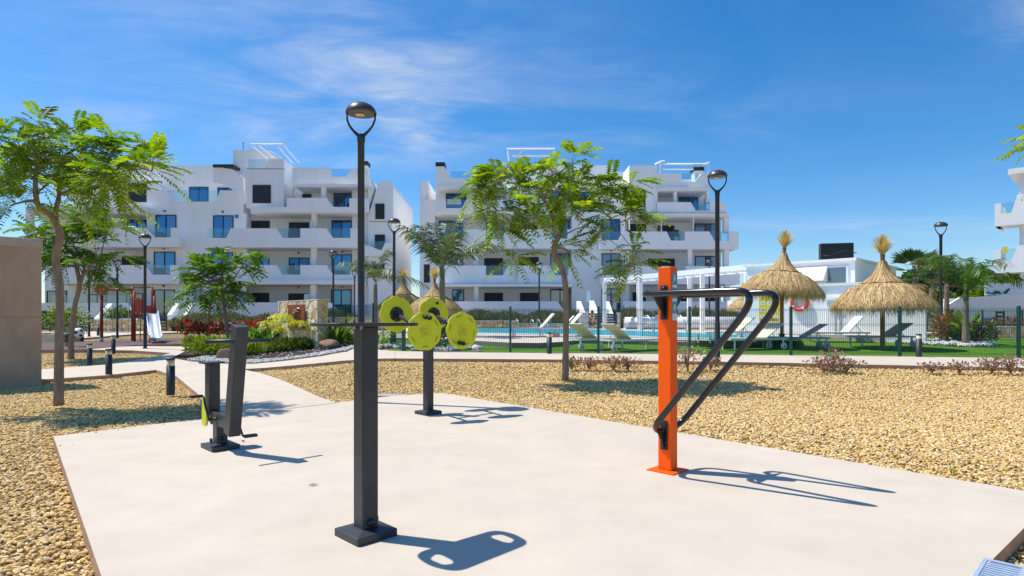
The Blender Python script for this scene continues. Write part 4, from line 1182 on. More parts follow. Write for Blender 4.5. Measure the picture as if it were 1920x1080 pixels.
pl = [p0 + UP * .70, p0 - DD * 1.25 + UP * .70, p0 - DD * 1.25 + UP * (H - .12), p0 + UP * (H - .12)]
mb.prism(pl, EE * .025); pt = mb.build('steel_plate', RUST, mw)
mb = MB(); 
for s_, z0 in ((0, .0), (1, -.09)):
    a = p0 - EE * .03 - DD * (.55 + .1 * s_) + UP * (H - .34 + z0)
    mb.tube([a + DD * .28 + UP * .06, a + DD * .12 + UP * .10, a - DD * .05 + UP * .02, a - DD * .2 + UP * .07], [.012, .028, .03, .01], 6)
mb.build('emblem', BOLT, pt)
mb = MB(); a = p0 - EE * .008
for k in range(6): mb.prism([a - DD * (.25 + k * .13) + UP * .98, a - DD * (.32 + k * .13) + UP * .98, a - DD * (.32 + k * .13) + UP * 1.10, a - DD * (.25 + k * .13) + UP * 1.10], EE * .006)
mb.build('cut_letters', SHUT, pt)
# low retaining walls by the building
RW = [(160, 345, 601, 620, 41, 'low stone retaining wall behind the playground'), (345, 535, 606, 626, 39, 'low stone retaining wall behind the red flowers'),
      (610, 735, 596, 626, 36, 'low stone retaining wall by the far fence gate'), (862, 972, 602, 616.5, 43.5, 'stone retaining wall on the far side of the pool'),
      (972, 1070, 607, 617.5, 44, 'lower stone retaining wall behind the white loungers'), (1170, 1395, 600, 616, 44, 'stone retaining wall behind the pool cover'),
      (1733, 1865, 599, 628, 31.0, 'stone garden wall at the right behind the palm'), (1850, 2080, 614, 640, 26, 'lower stone garden wall at the far right')]
for i, (x0, x1, y0, y1, D, lb) in enumerate(RW):
    p0, p1 = at(x0, y0, D), at(x1, y0, D)
    zb = min(hgt(p0.x, D), hgt(p1.x, D)) - .1
    w = thing('retaining_wall', lb, 'stone wall', (p0.x, D, zb), 0, 'sandstone retaining walls')
    L, Hh = p1.x - p0.x, p0.z - zb
    MB().box(0, L, .03, .35, 0, Hh).build('core', MORTAR, w)
    rubble_face(w, Vector((0, .03, 0)), Vector((1, 0, 0)), UP, Vector((0, -1, 0)), L, Hh, min(280, int(L * Hh * 16)), 20 + i, [STONE, STONEG, STONEP, STONEG], single=False, depth=.04, gap=.02)
    MB().box(-.02, L + .02, 0, .38, Hh + .002, Hh + .05).build('coping', STONEP if i != 6 else STONE, w)

# ================================================================== stairs, gates, bins by the building
def gate(x0, x1, y0, y1, D, label):
    a, b_ = at(x0, y1, D), at(x1, y0, D)
    g = thing('slatted_gate', label, 'gate', (a.x, D, a.z), 0, 'dark slatted garden gates')
    w, h = b_.x - a.x, b_.z - a.z
    MB().box(0, .06, 0, .05, 0, h).build('upright', GATEM, g); MB().box(w - .06, w, 0, .05, 0, h).build('upright', GATEM, g)
    n = max(4, int(h / .17)); mb = MB(); mb.box(.06, w - .06, .01, .04, 0, .10); me = mb.mesh('slat', GATEM)
    for k in range(n): o = link('slat', me, g); o.location = (0, 0, h * (k + .35) / n)
gate(149, 175, 595, 621, 41, 'dark slatted gate behind the football spring toy')
gate(259, 285, 594, 621, 41, 'dark slatted gate left of the slide')
gate(287, 313, 593, 621, 40.5, 'dark slatted gate right of the slide')
gate(1104, 1133, 587, 610, 43.5, 'dark slatted gate behind the bather left of the pergola post')
gate(1136, 1157, 588, 608, 43.5, 'dark slatted gate right of the pergola post')
gate(1868, 1884, 583, 613, 28, 'dark slatted gate in the stone wall at far right')
def stair(walls, Yf, label, steps=True):
    "walls: (far px, far py, near px, near py): sloping side walls that come towards the viewer"
    x0 = X_(walls[0][0], Yf); t = thing('entrance_stairs', label, 'stairs', (x0, Yf, hgt(x0, Yf)), 0, 'white walled entrance stairs')
    g = hgt(x0, Yf); xs_ = []
    for xf, yf, xn, yn in walls:
        x = X_(xf, Yf); Yn = x * F / (xn - CX); xs_.append((x, Yn))
        zf_, zn_ = Z_(yf, Yf) - g, Z_(yn, Yn) - g
        MB().prism([(x - x0, 0, -.2), (x - x0, 0, zf_), (x - x0, Yn - Yf, zn_), (x - x0, Yn - Yf, -.2)], (.34 * (1 if x < 0 else -1), 0, 0)).build('stair_wall', WHITE, t)
    if len(xs_) > 1 and steps:
        (xa, ya), (xb, yb) = xs_[0], xs_[1]
        lo, hi = min(xa, xb) - x0 + .36, max(xa, xb) - x0 - .02
        if xa > 0: lo, hi = min(xa, xb) - x0 + .02, max(xa, xb) - x0 - .36
        Ln = Yf - max(ya, yb); n = 7
        for k in range(n):
            MB().box(lo, hi, -Ln * (k + 1) / n, -Ln * k / n - .002, -.2, 1.25 * (n - k) / n).build('step', SLABW, t)
    return t
stair([(203, 569, 176, 597), (257, 568, 226, 590)], 47, 'white stair walls behind the left swing post')
stair([(329, 567, 313, 591), (357, 567, 341, 591)], 47, 'white stair walls right of the slide')
stair([(1089, 565, 1098, 587), (1113, 563, 1124, 589)], 47, 'white stair walls behind the sunbather')
stair([(1142, 565, 1150, 588)], 47, 'white stair wall right of the pergola post', False)
stair([(1372, 564, 1388, 583), (1396, 564, 1412, 583)], 47, 'small white stair walls left of the pool house')
for k_, (xa, xb, ya, yb) in enumerate([(113, 149, 585, 622), (176, 262, 597, 622), (313, 356, 592, 622), (1086, 1104, 586, 611), (1157, 1163, 586, 611)]):
    Dw = 41.4 if xa < 960 else 43.9
    p0, p1 = at(xa, ya, Dw), at(xb, ya, Dw); zb = hgt(p0.x, Dw) - .1
    w_ = thing('garden_wall', ('white garden wall left of the gate by the football toy', 'white garden wall behind the swing', 'white garden wall right of the slide gate', 'white gate pier behind the sunbather', 'narrow white gate pier right of the pergola post')[k_], 'wall', (p0.x, Dw, zb), 0)
    MB().box(0, p1.x - p0.x, 0, .25, 0, p0.z - zb).build('wall', WHITE, w_)
bn2 = thing('waste_bin', 'dark green waste container behind the left shrubs', 'waste bin', at(95, 622, 36), 0)
mb = MB(); mb.prism([(-.35, -.4, .1), (.55, -.4, .1), (.62, -.4, 1.1), (-.42, -.4, 1.1)], (0, .8, 0)); mb.build('body', BIN, bn2, .03)
mb = MB(); mb.prism([(-.46, -.45, 1.1), (.66, -.45, 1.1), (.55, -.45, 1.25), (-.35, -.45, 1.25)], (0, .9, 0)); mb.build('lid', BIN, bn2, .02)
pb = thing('raised_planter', 'low raised concrete planter behind the left tree trunk', 'planter', ray(100, 641), 0)
MB().box(-2.2, .35, 0, 1.2, -.1, .34).build('box', STONE, pb, .03)
MB().box(-2.1, .25, .1, 1.1, .33, .36).build('soil', SOIL, pb)
for x, lb in ((356, 'square white glazed screen right of the slide'),):
    pass
ts = thing('terrace_screens', 'small frosted glass screens along the ground floor terraces', 'glass screen', at(326, 567, 47), 0)
ot = at(326, 567, 47)
for x0, x1, y0, y1 in [(326, 342, 552, 567), (342, 358, 555, 567), (1100, 1107, 545, 566)]:
    a, b_ = at(x0, y1, 47) - ot, at(x1, y0, 47) - ot
    MB().box(a.x, b_.x, 0, .03, a.z, b_.z).build('screen', FROST, ts)

# ================================================================== FENCES
def fence(pts, label, h=1.21, step=None, gate_end=False):
    pts = [Vector(p) for p in pts]
    f = thing('mesh_fence', label, 'fence', pts[0], 0, 'green wire mesh pool fences')
    o = pts[0]
    for i, p in enumerate(pts):
        MB().box(-.03, .03, -.03, .03, -.1, h + .05).build('post', GREENM, f, .004).location = p - o
        if i + 1 == len(pts): break
        q = pts[i + 1]; d = q - p; L = d.length; u = d.normalized()
        nrm = Vector((-u.y, u.x, 0)).normalized()
        mb = MB()
        def bar(a, b_, r):
            n2 = (b_ - a).cross(nrm).normalized() * r
            n1 = nrm * r
            mb.add([a + n1, a - n1 * .5 + n2, a - n1 * .5 - n2, b_ + n1, b_ - n1 * .5 + n2, b_ - n1 * .5 - n2], [(0, 1, 4, 3), (1, 2, 5, 4), (2, 0, 3, 5)])
        n = int(L / .05)
        for k in range(1, n):
            a = p - o + d * (k / n); bar(a + UP * .05, a + UP * h, .0034)
        for z in (.07, .10, .42, .45, .78, .81, h - .06, h - .02):
            bar(p - o + UP * z, q - o + UP * z, .0036)
        tag(mb.build('mesh_panel', GREENM, f), kind='stuff')
        for z in (.2, .95): pass
    return f
fx = [2140, 1910, 1687, 1483, 1293, 1122, 957, 800]
fence([ray(x, 601 + (660.5 - 601) + (x - 957) * .0105 if x >= 957 else 659.6) for x in fx], 'green wire mesh fence along the pool path')
GP = [ray(757, 658), ray(735, 648)]
gt = thing('fence_gate', 'narrow green metal fence gate standing behind the lime wheels', 'gate', GP[0], 0)
for p in (GP[0], GP[1]):
    MB().box(-.05, .05, -.05, .05, -.1, 1.42).build('post', GREENM, gt, .004).location = p - GP[0]
d = GP[1] - GP[0]
mb = MB()
for z in (.12, 1.3): mb.tube([d * .06 + UP * z, d * .94 + UP * z], .02, 4, smooth=False)
for k in range(12): mb.tube([d * (.08 + .077 * k) + UP * .12, d * (.08 + .077 * k) + UP * 1.3], .008, 4, smooth=False)
mb.build('gate_leaf', GREENM, gt)
fence([GP[1], ray(700, 642), ray(649, 636), ray(604, 631)], 'green wire mesh fence running back behind the sign wall', 1.3)
fence([gnd(x, 30.5) for x in (2010, 1917, 1842, 1787, 1738)], 'green wire mesh fence before the stone garden wall at far right', 1.15)
bk = [gnd(x, 42.5) for x in (860, 943, 1032, 1140, 1208, 1270, 1330, 1395)]
fence(bk, 'green wire mesh fence on the far side of the pool', 1.3)

# ================================================================== THATCHED PARASOLS
def parasol_proto():
    t = thing('thatched_parasol', 'thatched straw parasol over the lifebuoy and grey lounger', 'parasol', (0, 0, 0), 0, 'thatched straw parasols by the pool')
    mb = MB(); mb.lathe([(.062, -.1), (.058, 3.0), (.001, 3.0)], (0, 0, 0), 12); mb.build('pole', THPOLE, t)
    mb = MB(); mb.lathe([(.09, -.05), (.09, .34), (.075, .36), (.075, .40), (.10, .42), (.10, .46), (.06, .47)], (0, 0, 0), 14); mb.build('sleeve', BLACK, t)
    rg = np.random.default_rng(11)
    prof = [(.05, 3.40), (.075, 3.14), (.14, 2.94), (.27, 2.74), (.42, 2.58), (.55, 2.48), (.80, 2.36), (1.03, 2.17), (1.19, 1.97), (1.27, 1.86), (1.30, 1.79)]
    pr = np.array([p[0] for p in prof]); pz = np.array([p[1] for p in prof])
    mb = MB(); mb.lathe([(max(.02, r - .05), z - .03) for r, z in prof], (0, 0, 0), 40); 
    me = mb.mesh('straw_core', THATCH)
    a = me.attributes.new('tint', 'FLOAT', 'POINT'); a.data.foreach_set('value', rg.uniform(.15, .5, len(me.vertices)))
    link('straw_core', me, t)
    s = np.concatenate([[0], np.cumsum(np.hypot(np.diff(pr), np.diff(pz)))])
    def straw(n, s0, s1, ln, lift, jit, w=.010, tip_out=0.0):
        st = rg.uniform(s0, s1, n); en = np.minimum(st + rg.uniform(ln * .6, ln * 1.3, n), s[-1] + rg.uniform(-.12, 1, n) ** 3 * .30)
        g = rg.uniform(0, 2 * np.pi, n); g2 = g + rg.normal(0, jit, n)
        ks = [0, .5, 1.0]; P = []
        l0, l1 = rg.uniform(0, lift, n), rg.uniform(0, lift, n) + tip_out
        for k in ks:
            q = st + (en - st) * k
            r = np.interp(q, s, pr) + l0 * (1 - k) + l1 * k; z = np.interp(q, s, pz) - np.maximum(0, q - s[-1]) - rg.uniform(0, .05, n) * k
            gg = g * (1 - k) + g2 * k
            P.append((np.stack([r * np.cos(gg), r * np.sin(gg), z], 1), gg))
        V, Q = [], []
        for (p, gg), ww in zip(P, (w, w * .9, w * .3)):
            tn = np.stack([-np.sin(gg), np.cos(gg), rg.normal(0, .3, n)], 1) * ww
            V += [p - tn, p + tn]
        V = np.stack(V, 1).reshape(-1, 3)
        b = np.arange(n)[:, None] * 6
        Q = np.concatenate([b + np.array([[0, 1, 3, 2]]), b + np.array([[2, 3, 5, 4]])])
        return V, Q, np.repeat(rg.uniform(0, 1, n) ** 1.2, 6)
    parts = [straw(3000, s[5] - .02, s[-1] - .35, .55, .035, .05), straw(2300, s[8] - .1, s[-1] - .02, .45, .07, .09, .007), straw(1500, s[1], s[5] - .1, .45, .018, .03)]
    V, Q, T, off = [], [], [], 0
    for v, q, c in parts: V.append(v); Q.append(q + off); T.append(c); off += len(v)
    tag(link('straw', np_mesh('straw', np.concatenate(V), np.concatenate(Q), THATCH, np.concatenate(T)), t), kind='stuff')
    mb = MB(); mb.tube([(.565 * math.cos(g), .565 * math.sin(g), 2.485 + .012 * math.sin(g * 9)) for g in (2 * math.pi * k / 48 for k in range(48))], .022, 6, closed=True); mb.build('binding_rope', THPOLE, t)
    # tuft on top
    n = 700
    g = rg.uniform(0, 2 * np.pi, n); sp = .34 * rg.uniform(.02, 1, n) ** 1.6 ; h = rg.uniform(.35, .72, n) * (1 - .5 * sp)
    dx, dy = np.cos(g), np.sin(g)
    base = np.stack([dx * .035, dy * .035, np.full(n, 3.24)], 1); mid = np.stack([dx * (.03 + sp * .12), dy * (.03 + sp * .12), 3.20 + h * .45], 1); tip = np.stack([dx * (.03 + sp), dy * (.03 + sp), 3.20 + h], 1)
    V = []
    for p, ww in ((base, .008), (mid, .007), (tip, .003)):
        tn = np.stack([-dy, dx, 0 * dx], 1) * ww; V += [p - tn, p + tn]
    V = np.stack(V, 1).reshape(-1, 3); b = np.arange(n)[:, None] * 6
    Q = np.concatenate([b + np.array([[0, 1, 3, 2]]), b + np.array([[2, 3, 5, 4]])])
    tag(link('straw_tuft', np_mesh('straw_tuft', V, Q, THATCH, np.repeat(rg.uniform(.25, 1, n), 6)), t), kind='stuff')
    mb = MB(); mb.lathe([(.075, 3.0), (.06, 3.12), (.055, 3.24), (.07, 3.30)], (0, 0, 0), 14); mb.build('neck_binding', THPOLE, t)
    return t
pp = parasol_proto()
Y1 = 18.6; p = gnd(1466, Y1); pp.location = p
k = (at(1466, 432, Y1).z - p.z) / 3.88; pp.scale = (k,) * 3
TILT = Matrix.Translation((0, 0, 2.3)) @ Matrix.Rotation(R(5), 4, 'Y') @ Matrix.Translation((0, 0, -2.3))
for x, yt, Y, wpx, lb in [(1655, 440, 18.3, 172, 'thatched straw parasol right of the pool house, nearest the right'), (815, 500, 27, 108, 'thatched straw parasol behind the right pair of lime wheels'),
                          (756, 503, 31, 94, 'smaller looking thatched parasol furthest left behind a lamp post'), (1396, 508, 36, 62, 'distant thatched parasol half hidden behind the dip bars')]:
    p = gnd(x, Y); s = (wpx / F * Y) / 2.62
    top = at(x, yt, Y).z
    o = dup(pp, (p.x, p.y, min(p.z, top - 3.88 * s)), random.uniform(0, 6), lb, scale=s)
for ch in pp.children:
    if ch.name.split('.')[0] not in ('pole', 'sleeve'): ch.matrix_local = TILT

# ================================================================== LOUNGERS
def lounger_proto(sl, fr_, label, back=38):
    t = thing('sun_lounger', label, 'sun lounger', (0, 0, 0), 0, 'sun loungers round the pool')
    L, W, Hs, hb = 1.25, .62, .34, .72
    mb = MB()
    for s in (-1, 1): mb.box(-.0, L, s * W / 2 - .025, s * W / 2 + .025, Hs - .05, Hs)
    mb.box(L - .04, L, -W / 2 + .025, W / 2 - .025, Hs - .05, Hs); mb.box(-.68, 0, W / 2 - .025, W / 2 + .025, Hs - .05, Hs); mb.box(-.68, 0, -W / 2 - .025, -W / 2 + .025, Hs - .05, Hs); mb.box(-.70, -.66, -W / 2 + .025, W / 2 - .025, Hs - .05, Hs)
    mb.build('frame', fr_, t)
    mb = MB(); mb.box(.0, L - .04, -W / 2 + .028, W / 2 - .028, Hs - .012, Hs + .006); mb.build('seat', sl, t)
    c, s_ = math.cos(R(back)), math.sin(R(back))
    n = Vector((s_, 0, c)); u = Vector((-c, 0, s_)); b0 = Vector((0, 0, Hs))
    mb = MB(); mb.prism([b0 + Vector((0, -W / 2, 0)), b0 + Vector((0, W / 2, 0)), b0 + u * hb + Vector((0, W / 2, 0)), b0 + u * hb + Vector((0, -W / 2, 0))], n * .03); mb.build('backrest', sl, t)
    MB().tube([b0 + u * .45 + Vector((0, 0, -.02)), Vector((-.55, 0, Hs - .03))], .012, 6).build('back_strut', fr_, t)
    for x in (-.58, L - .18):
        for s in (-1, 1):
            MB().box(x - .02, x + .02, s * (W / 2 - .03) - .018, s * (W / 2 - .03) + .018, 0 if x > 0 else .1, Hs - .05).build('leg', fr_, t)
    for s in (-1, 1):
        m = Matrix.Rotation(R(90), 3, 'X'); mb = MB(); mb.lathe([(.001, -.025), (.03, -.025), (.10, -.02), (.105, 0), (.10, .02), (.03, .025), (.001, .025)], (-.58, s * (W / 2 + .005), .105), 18, True, m); w = mb.build('wheel', fr_, t)
        mb = MB(); mb.lathe([(.001, .026), (.025, .026), (.025, .03), (.001, .03)], (-.58, s * (W / 2 + .005), .105), 10, False, m); mb.lathe([(.001, -.026), (.025, -.026), (.025, -.03), (.001, -.03)], (-.58, s * (W / 2 + .005), .105), 10, False, m); mb.build('hub', BLACK, w)
    return t
lw = lounger_proto(SLINGW, PLAST, 'white sling lounger on the pool deck left of the middle tree trunk', 48)
lb_ = lounger_proto(SLING, PLAST, 'beige sling lounger on the lawn just right of the middle fence post', 35)
lg = lounger_proto(SLINGG, PLASTG, 'grey taupe lounger on the lawn under the lifebuoy', 32)
dz = lambda x, y: Vector((*ray(x, y, deckz)[:2], deckz(0, ray(x, y, deckz).y)))
lw.location = dz(1015, 631); lw.rotation_euler = (0, 0, R(188))
dup(lw, dz(1066, 631), R(188), 'white sling lounger on the pool deck right of the middle tree trunk')
dup(lw, dz(1062, 618), R(185), 'white lounger furthest back beside the pool, near the sunbather')
dup(lw, dz(1120, 616), R(175), 'white lounger with the sunbather sitting on it')
lb_.location = ray(1105, 656); lb_.rotation_euler = (0, 0, R(35))
dup(lb_, ray(1170, 658), R(28), 'beige sling lounger on the lawn just left of the orange post')
dup(lb_, dz(1374, 642), R(200), 'beige lounger with raised back behind the lamp post')
dup(lb_, ray(1425, 655), R(196), 'beige sling lounger seen between the two dip bars')
lg.location = ray(1505, 653); lg.rotation_euler = (0, 0, R(172))
dup(lg, ray(1665, 650), R(186), 'grey lounger under the right thatched parasol')
dup(lw, ray(1585, 641), R(176), 'white lounger on the lawn between the two near thatched parasols')
# ================================================================== PERGOLA
pa = thing('white_pergola', 'long white pergola with slender posts over the far poolside', 'pergola', gnd(1135, 40), 0)
o = gnd(1135, 40)
A = Vector((at(1132, 0, 40).x, 40, at(1132, 529, 40).z)); Bv = Vector((at(1410, 0, 30).x, 30, at(1410, 514, 30).z))
Bv.z = A.z
u = (Bv - A).normalized(); v = Vector((-u.y, u.x, 0)); v = v if v.y > 0 else -v
mb = MB(); Lp = (Bv - A).length
for k in (0, 1.7): mb.prism([A - o + v * k, Bv - o + v * k, Bv - o + v * k + UP * .27, A - o + v * k + UP * .27], v * .14)
mb.build('beam', WHITE, pa)
mb = MB(); me = None
n = int(Lp / .75)
mb.prism([Vector((0, 0, .04)) + v * .145, Vector((0, 0, .04)) + v * 1.695, Vector((0, 0, .22)) + v * 1.695, Vector((0, 0, .22)) + v * .145], u * .10); me = mb.mesh('rafter', WHITE)
for k in range(n + 1):
    r = link('rafter', me, pa); r.location = A - o + u * (Lp - .1) * (k / n)
for k, bb in ((.0, 0), (.30, 0), (.72, 0), (.99, 0), (.12, 1), (.50, 1), (.85, 1)):
    q = A + u * Lp * k + v * (1.7 if bb else 0)
    g = hgt(q.x, q.y)
    mb = MB(); mb.box(-.11, .11, -.09, .09, -.2, A.z - g); mb.build('post', WHITE, pa).location = Vector((q.x, q.y, g)) - o + v * .07
# rolled pool cover
pc = thing('pool_cover_roll', 'white rolled up pool cover lying beyond the water', 'pool cover', dz(1285, 617.5), 0)
a, b_ = dz(1172, 617.5), dz(1398, 618.5); oo = dz(1285, 617.5)
MB().tube([a - oo + UP * .42, b_ - oo + UP * .42], .40, 18).build('cover', COVER, pc)
for q in (a, b_):
    mb = MB(); mb.box(-.05, .05, -.45, .45, 0, .08); mb.box(-.04, .04, -.05, .05, .08, .45); mb.build('stand', PLAST, pc).location = q - oo
def ladder(px, py, label, s=1.0):
    c = dz(px, py); c.z = deckz(0, c.y)
    t = thing('pool_ladder', label, 'pool ladder', c, R(20), 'steel pool hand rails', s)
    for k in (-.25, .25):
        MB().tube([(k, .45, 0), (k, .43, .6), (k, .30, .80), (k, .1, .82), (k, -.15, .62), (k, -.32, .1), (k, -.34, -.3)], .024, 8).build('rail', STEEL, t)
    return t
ladder(1228, 633, 'steel pool hand rail just left of the orange post')
ladder(1268, 634, 'steel pool hand rail just right of the orange post')
ladder(964, 620, 'far steel hand rail beyond the pool near a fence post', .8)
ladder(1005, 620, 'far steel hand rail beside the distant lamp post', .8)
ladder(1172, 611, 'far steel hand rail left of the pool cover', .9)
# ================================================================== POOL HOUSE
Aq = Vector((at(1603, 0, 24).x, 24, 0)); g0 = hgt(Aq.x, 24)
ph = thing('pool_house', 'white pool house with sloping awning behind the thatched parasols', 'pool house', (Aq.x, Aq.y, g0), ANG)
top = at(1603, 488, 24).z - g0
# local x = DD, local y = EE; sunlit face is y=0, from x=-9..0
MB().box(-4.4, 0, 0, 6, -.2, top).build('wall', WHITE, ph)
MB().box(-4.5, .08, -.10, 6.05, top + .002, top + .10).build('roof_edge', SLABW, ph)
zz = at(1560, 536, 22.5).z - g0
MB().box(-3.5, 1.6, -2.2, -.02, -.2, zz).build('front_wall', WHITE, ph)
MB().box(-3.55, 1.65, -2.28, -.01, zz + .002, zz + .10).build('ledge', SLABW, ph)
mb = MB(); mb.prism([(-3.0, -.02, top - .14), (-3.0, -.55, zz + .34), (-3.0, -.02, zz + .30)], (2.0, 0, 0)); mb.build('awning', SLINGW, ph)
mb = MB()
for a_x, b_x, za, zc in ((-1.15, -.22, top - .24, top - .17), (-1.15, -.22, zz + .15, zz + .22)): mb.box(a_x, b_x, -.04, 0, za, zc)
for a_x in (-1.15, -.31): mb.box(a_x, a_x + .09, -.04, 0, zz + .22, top - .24)
mb.build('window', PLAST, ph)
MB().box(-1.06, -.31, -.02, -.005, zz + .22, top - .24).build('pane', WGLASS2, ph)
lw_ = at(1640, 575, 22.2).z - g0
sa_, sb_ = Vector((at(1580, 0, 22.0).x, 22.0, 0)), Vector((at(1735, 0, 20.2).x, 20.2, 0))
iv_ = Matrix.Rotation(-ANG, 4, 'Z') @ Matrix.Translation((-Aq.x, -Aq.y, 0))
la_, lb3 = iv_ @ sa_, iv_ @ sb_
nv_ = Vector((-(lb3 - la_).y, (lb3 - la_).x, 0)).normalized() * .22
mb = MB(); mb.prism([la_ + UP * -.25, lb3 + UP * -.25, lb3 + UP * 1.38, la_ + UP * 1.38], nv_); mb.build('screen_wall', WHITE, ph)
mb = MB(); mb.prism([la_ + UP * 1.382 - nv_ * .15, lb3 + UP * 1.382 - nv_ * .15, lb3 + UP * 1.382 + nv_ * 1.15, la_ + UP * 1.382 + nv_ * 1.15], (0, 0, .06)); mb.build('wall_coping', SLABW, ph)
for yq in (-2.32, -2.32):
    pass
for x_ in (-.05,):
    MB().box(x_ - .13, x_ + .13, -2.62, -2.36, -.2, zz - .55).build('pier', WHITE, ph)
    MB().box(x_ - .2, x_ + .2, -2.69, -2.30, zz - .548, zz - .47).build('pier_cap', SLABW, ph)
MB().box(-3.5, 1.6, -2.9, -2.3, -.2, .18).build('plinth', DECK, ph)
ysg = thing('pool_rules_sign', 'yellow pool rules board with rows of white pictogram squares', 'sign', (0, 0, 0), 0)
def face_pt(px, py, yloc):
    "point of the pool house's local plane y=yloc seen at a pixel"
    d = Vector(((px - CX) / F, 1, -(py - HY) / F)); e = Vector((0, 0, EYE)); n = EE
    t = ((Aq + EE * yloc) - e).dot(n) / d.dot(n)
    return e + d * t
c = face_pt(1443, 569, -2.215); ysg.location = c; ysg.rotation_euler = (0, 0, ANG)
hw_, hh_ = .42, .66 * (c - Vector((0, 0, EYE))).y / 22
MB().box(-hw_, hw_, -.02, 0, -hh_, hh_).build('board', YSIGN, ysg)
for j in range(5):
    for i in range(3):
        x, z = -hw_ + .16 + i * .26, hh_ - .17 - j * .225 * hh_ / .6
        pn_ = MB().box(x - .085, x + .085, -.026, -.0215, z - .06, z + .06).build('pictogram_panel', SIGNW, ysg); MB().box(x - .03, x + .03, -.030, -.0265, z - .02, z + .025).build('pictogram', SIGNB, pn_)
for k in range(3): MB().box(-hw_ + .06, hw_ - .06, -.025, -.0215, -hh_ + .04 + k * .045, -hh_ + .06 + k * .045).build('text_line', RUST, ysg)
c = face_pt(1500, 567.5, -2.25)
lb2 = thing('lifebuoy', 'orange lifebuoy hanging on the white pool house wall', 'lifebuoy', c, ANG)
rr = 13.5 / F * c.y
mb = MB(); mb.tube([(rr * math.cos(g), -.05, rr * math.sin(g)) for g in (2 * math.pi * k / 40 for k in range(40))], .075, 10, closed=True); mb.build('ring', LIFEB, lb2)
for k in range(4):
    g0_ = 2 * math.pi * k / 4 + .6
    mb = MB(); mb.tube([(rr * math.cos(g0_ + q), -.05, rr * math.sin(g0_ + q)) for q in (-.10, 0, .10)], .079, 10); mb.build('band', PALE, lb2)
mb = MB(); mb.tube([((rr + .12) * math.cos(g), -.05, (rr + .12) * math.sin(g)) for g in (math.pi * k / 12 + math.pi for k in range(13))], .012, 5); mb.build('rope', PALE, lb2)
# black outdoor screen on the roof
sc = Aq - DD * .3 + EE * .9
scr = thing('roof_screen', 'large black flat screen box standing on the pool house roof', 'screen', (sc.x, sc.y, g0 + top + .10), ANG + R(32))
wS, hS = (1600 - 1542) / F * 24.4, (486 - 453) / F * 24.4
MB().box(-wS, 0, 0, .34, 0, hS).build('housing', SHUT, scr, .012)
MB().box(-wS + .04, -.04, -.012, -.001, .04, hS - .04).build('screen', SCREENB, scr)
MB().tube([(-wS + .07, -.022, hS * .28), (-wS * .70, -.022, hS * .29), (-wS * .40, -.022, hS * .50), (-wS * .28, -.022, hS * .54), (-.06, -.022, hS * .55)], .012, 4).build('reflection_line', LAMPH, scr)  # reflection across the black screen, put in as a thin grey strip
mb = MB(); mb.tube([(-.1, .35, .12), (.14, .42, .34), (.22, .42, .33)], .02, 6); mb.build('bracket', BIN, scr)
# red and white barrier pole
bp = thing('barrier_pole', 'thin red and white striped pole leaning by the right palm bed', 'barrier pole', at(1768, 599, 22), 0)
a, b_ = at(1737, 583, 22), at(1768, 599, 22)
for k in range(8): MB().tube([a + (b_ - a) * (k / 8) - b_, a + (b_ - a) * ((k + 1) / 8) - b_], .03, 8).build('stripe', REDW if k % 2 else SIGNW, bp)
MB().tube([(0, 0, .0), (0, 0, hgt(b_.x, b_.y) - b_.z - .05)], .025, 8).build('foot', PLAST, bp)

# ================================================================== PLAYGROUND
pg = thing('climbing_frame', 'red brown climbing frame with red panels and a steel slide', 'climbing frame', ray(262, 640), 0)
o = ray(262, 640); sY = o.y
def pgp(x, y, dy=0.0): return at(x, y, sY + dy) - o
for x, y0, y1, dy in [(248.5, 537, 640, .2), (252, 545, 640, -.25), (285.5, 537, 612, .9), (289.5, 555, 612, .5)]:
    a = pgp(x, y0, dy); MB().tube([(a.x, a.y, -.02), (a.x, a.y, a.z)], .055, 10).build('post', RED, pg)
a, b_ = pgp(253, 559, -.3), pgp(266, 589, -.3)
MB().box(a.x, b_.x, a.y, a.y + .03, b_.z, a.z).build('panel', REDP, pg, .006)
for q in (a.x + .05, b_.x - .05):
    for z in (a.z - .05, b_.z + .05): MB().lathe([(.022, 0), (.022, .01), (.001, .013)], (q, a.y - .012, z), 8, False, Matrix.Rotation(R(90), 3, 'X')).build('bolt', PALE, pg)
a, b_ = pgp(250, 541, .0), pgp(255, 551, .0); MB().box(a.x, b_.x + .05, -.22, -.19, b_.z, a.z).build('panel', REDP, pg, .01)
a, b_ = pgp(283, 573, .8), pgp(291, 587, .8); MB().box(a.x, b_.x, .48, .51, b_.z, a.z).build('panel', REDP, pg, .01)
cc = pgp(294, 577.5, .7); mb = MB(); mb.tube([(cc.x + .075 * math.cos(g), cc.y - .2, cc.z + .075 * math.sin(g)) for g in (2 * math.pi * k / 18 for k in range(18))], .016, 6, closed=True); mb.build('play_wheel', REDP, pg)
a, b_ = pgp(249, 538.5, .2), pgp(286, 538.5, .9); MB().tube([a, b_], .022, 8).build('top_rail', LAMPM, pg)
a, b_ = pgp(268, 560, .3), pgp(287, 560, .9); MB().tube([a, b_], .014, 8).build('rung', STEEL, pg)
a, b_ = pgp(252, 590, -.2), pgp(288, 590, .9); 
MB().box(a.x, b_.x, -.25, .95, a.z - .06, a.z).build('platform', RED, pg)
for x, w_ in ((263, 0), ): a = pgp(263, 585, .3); MB().tube([(a.x, a.y, 0), (a.x, a.y, a.z)], .02, 8).build('prop', THPOLE, pg)
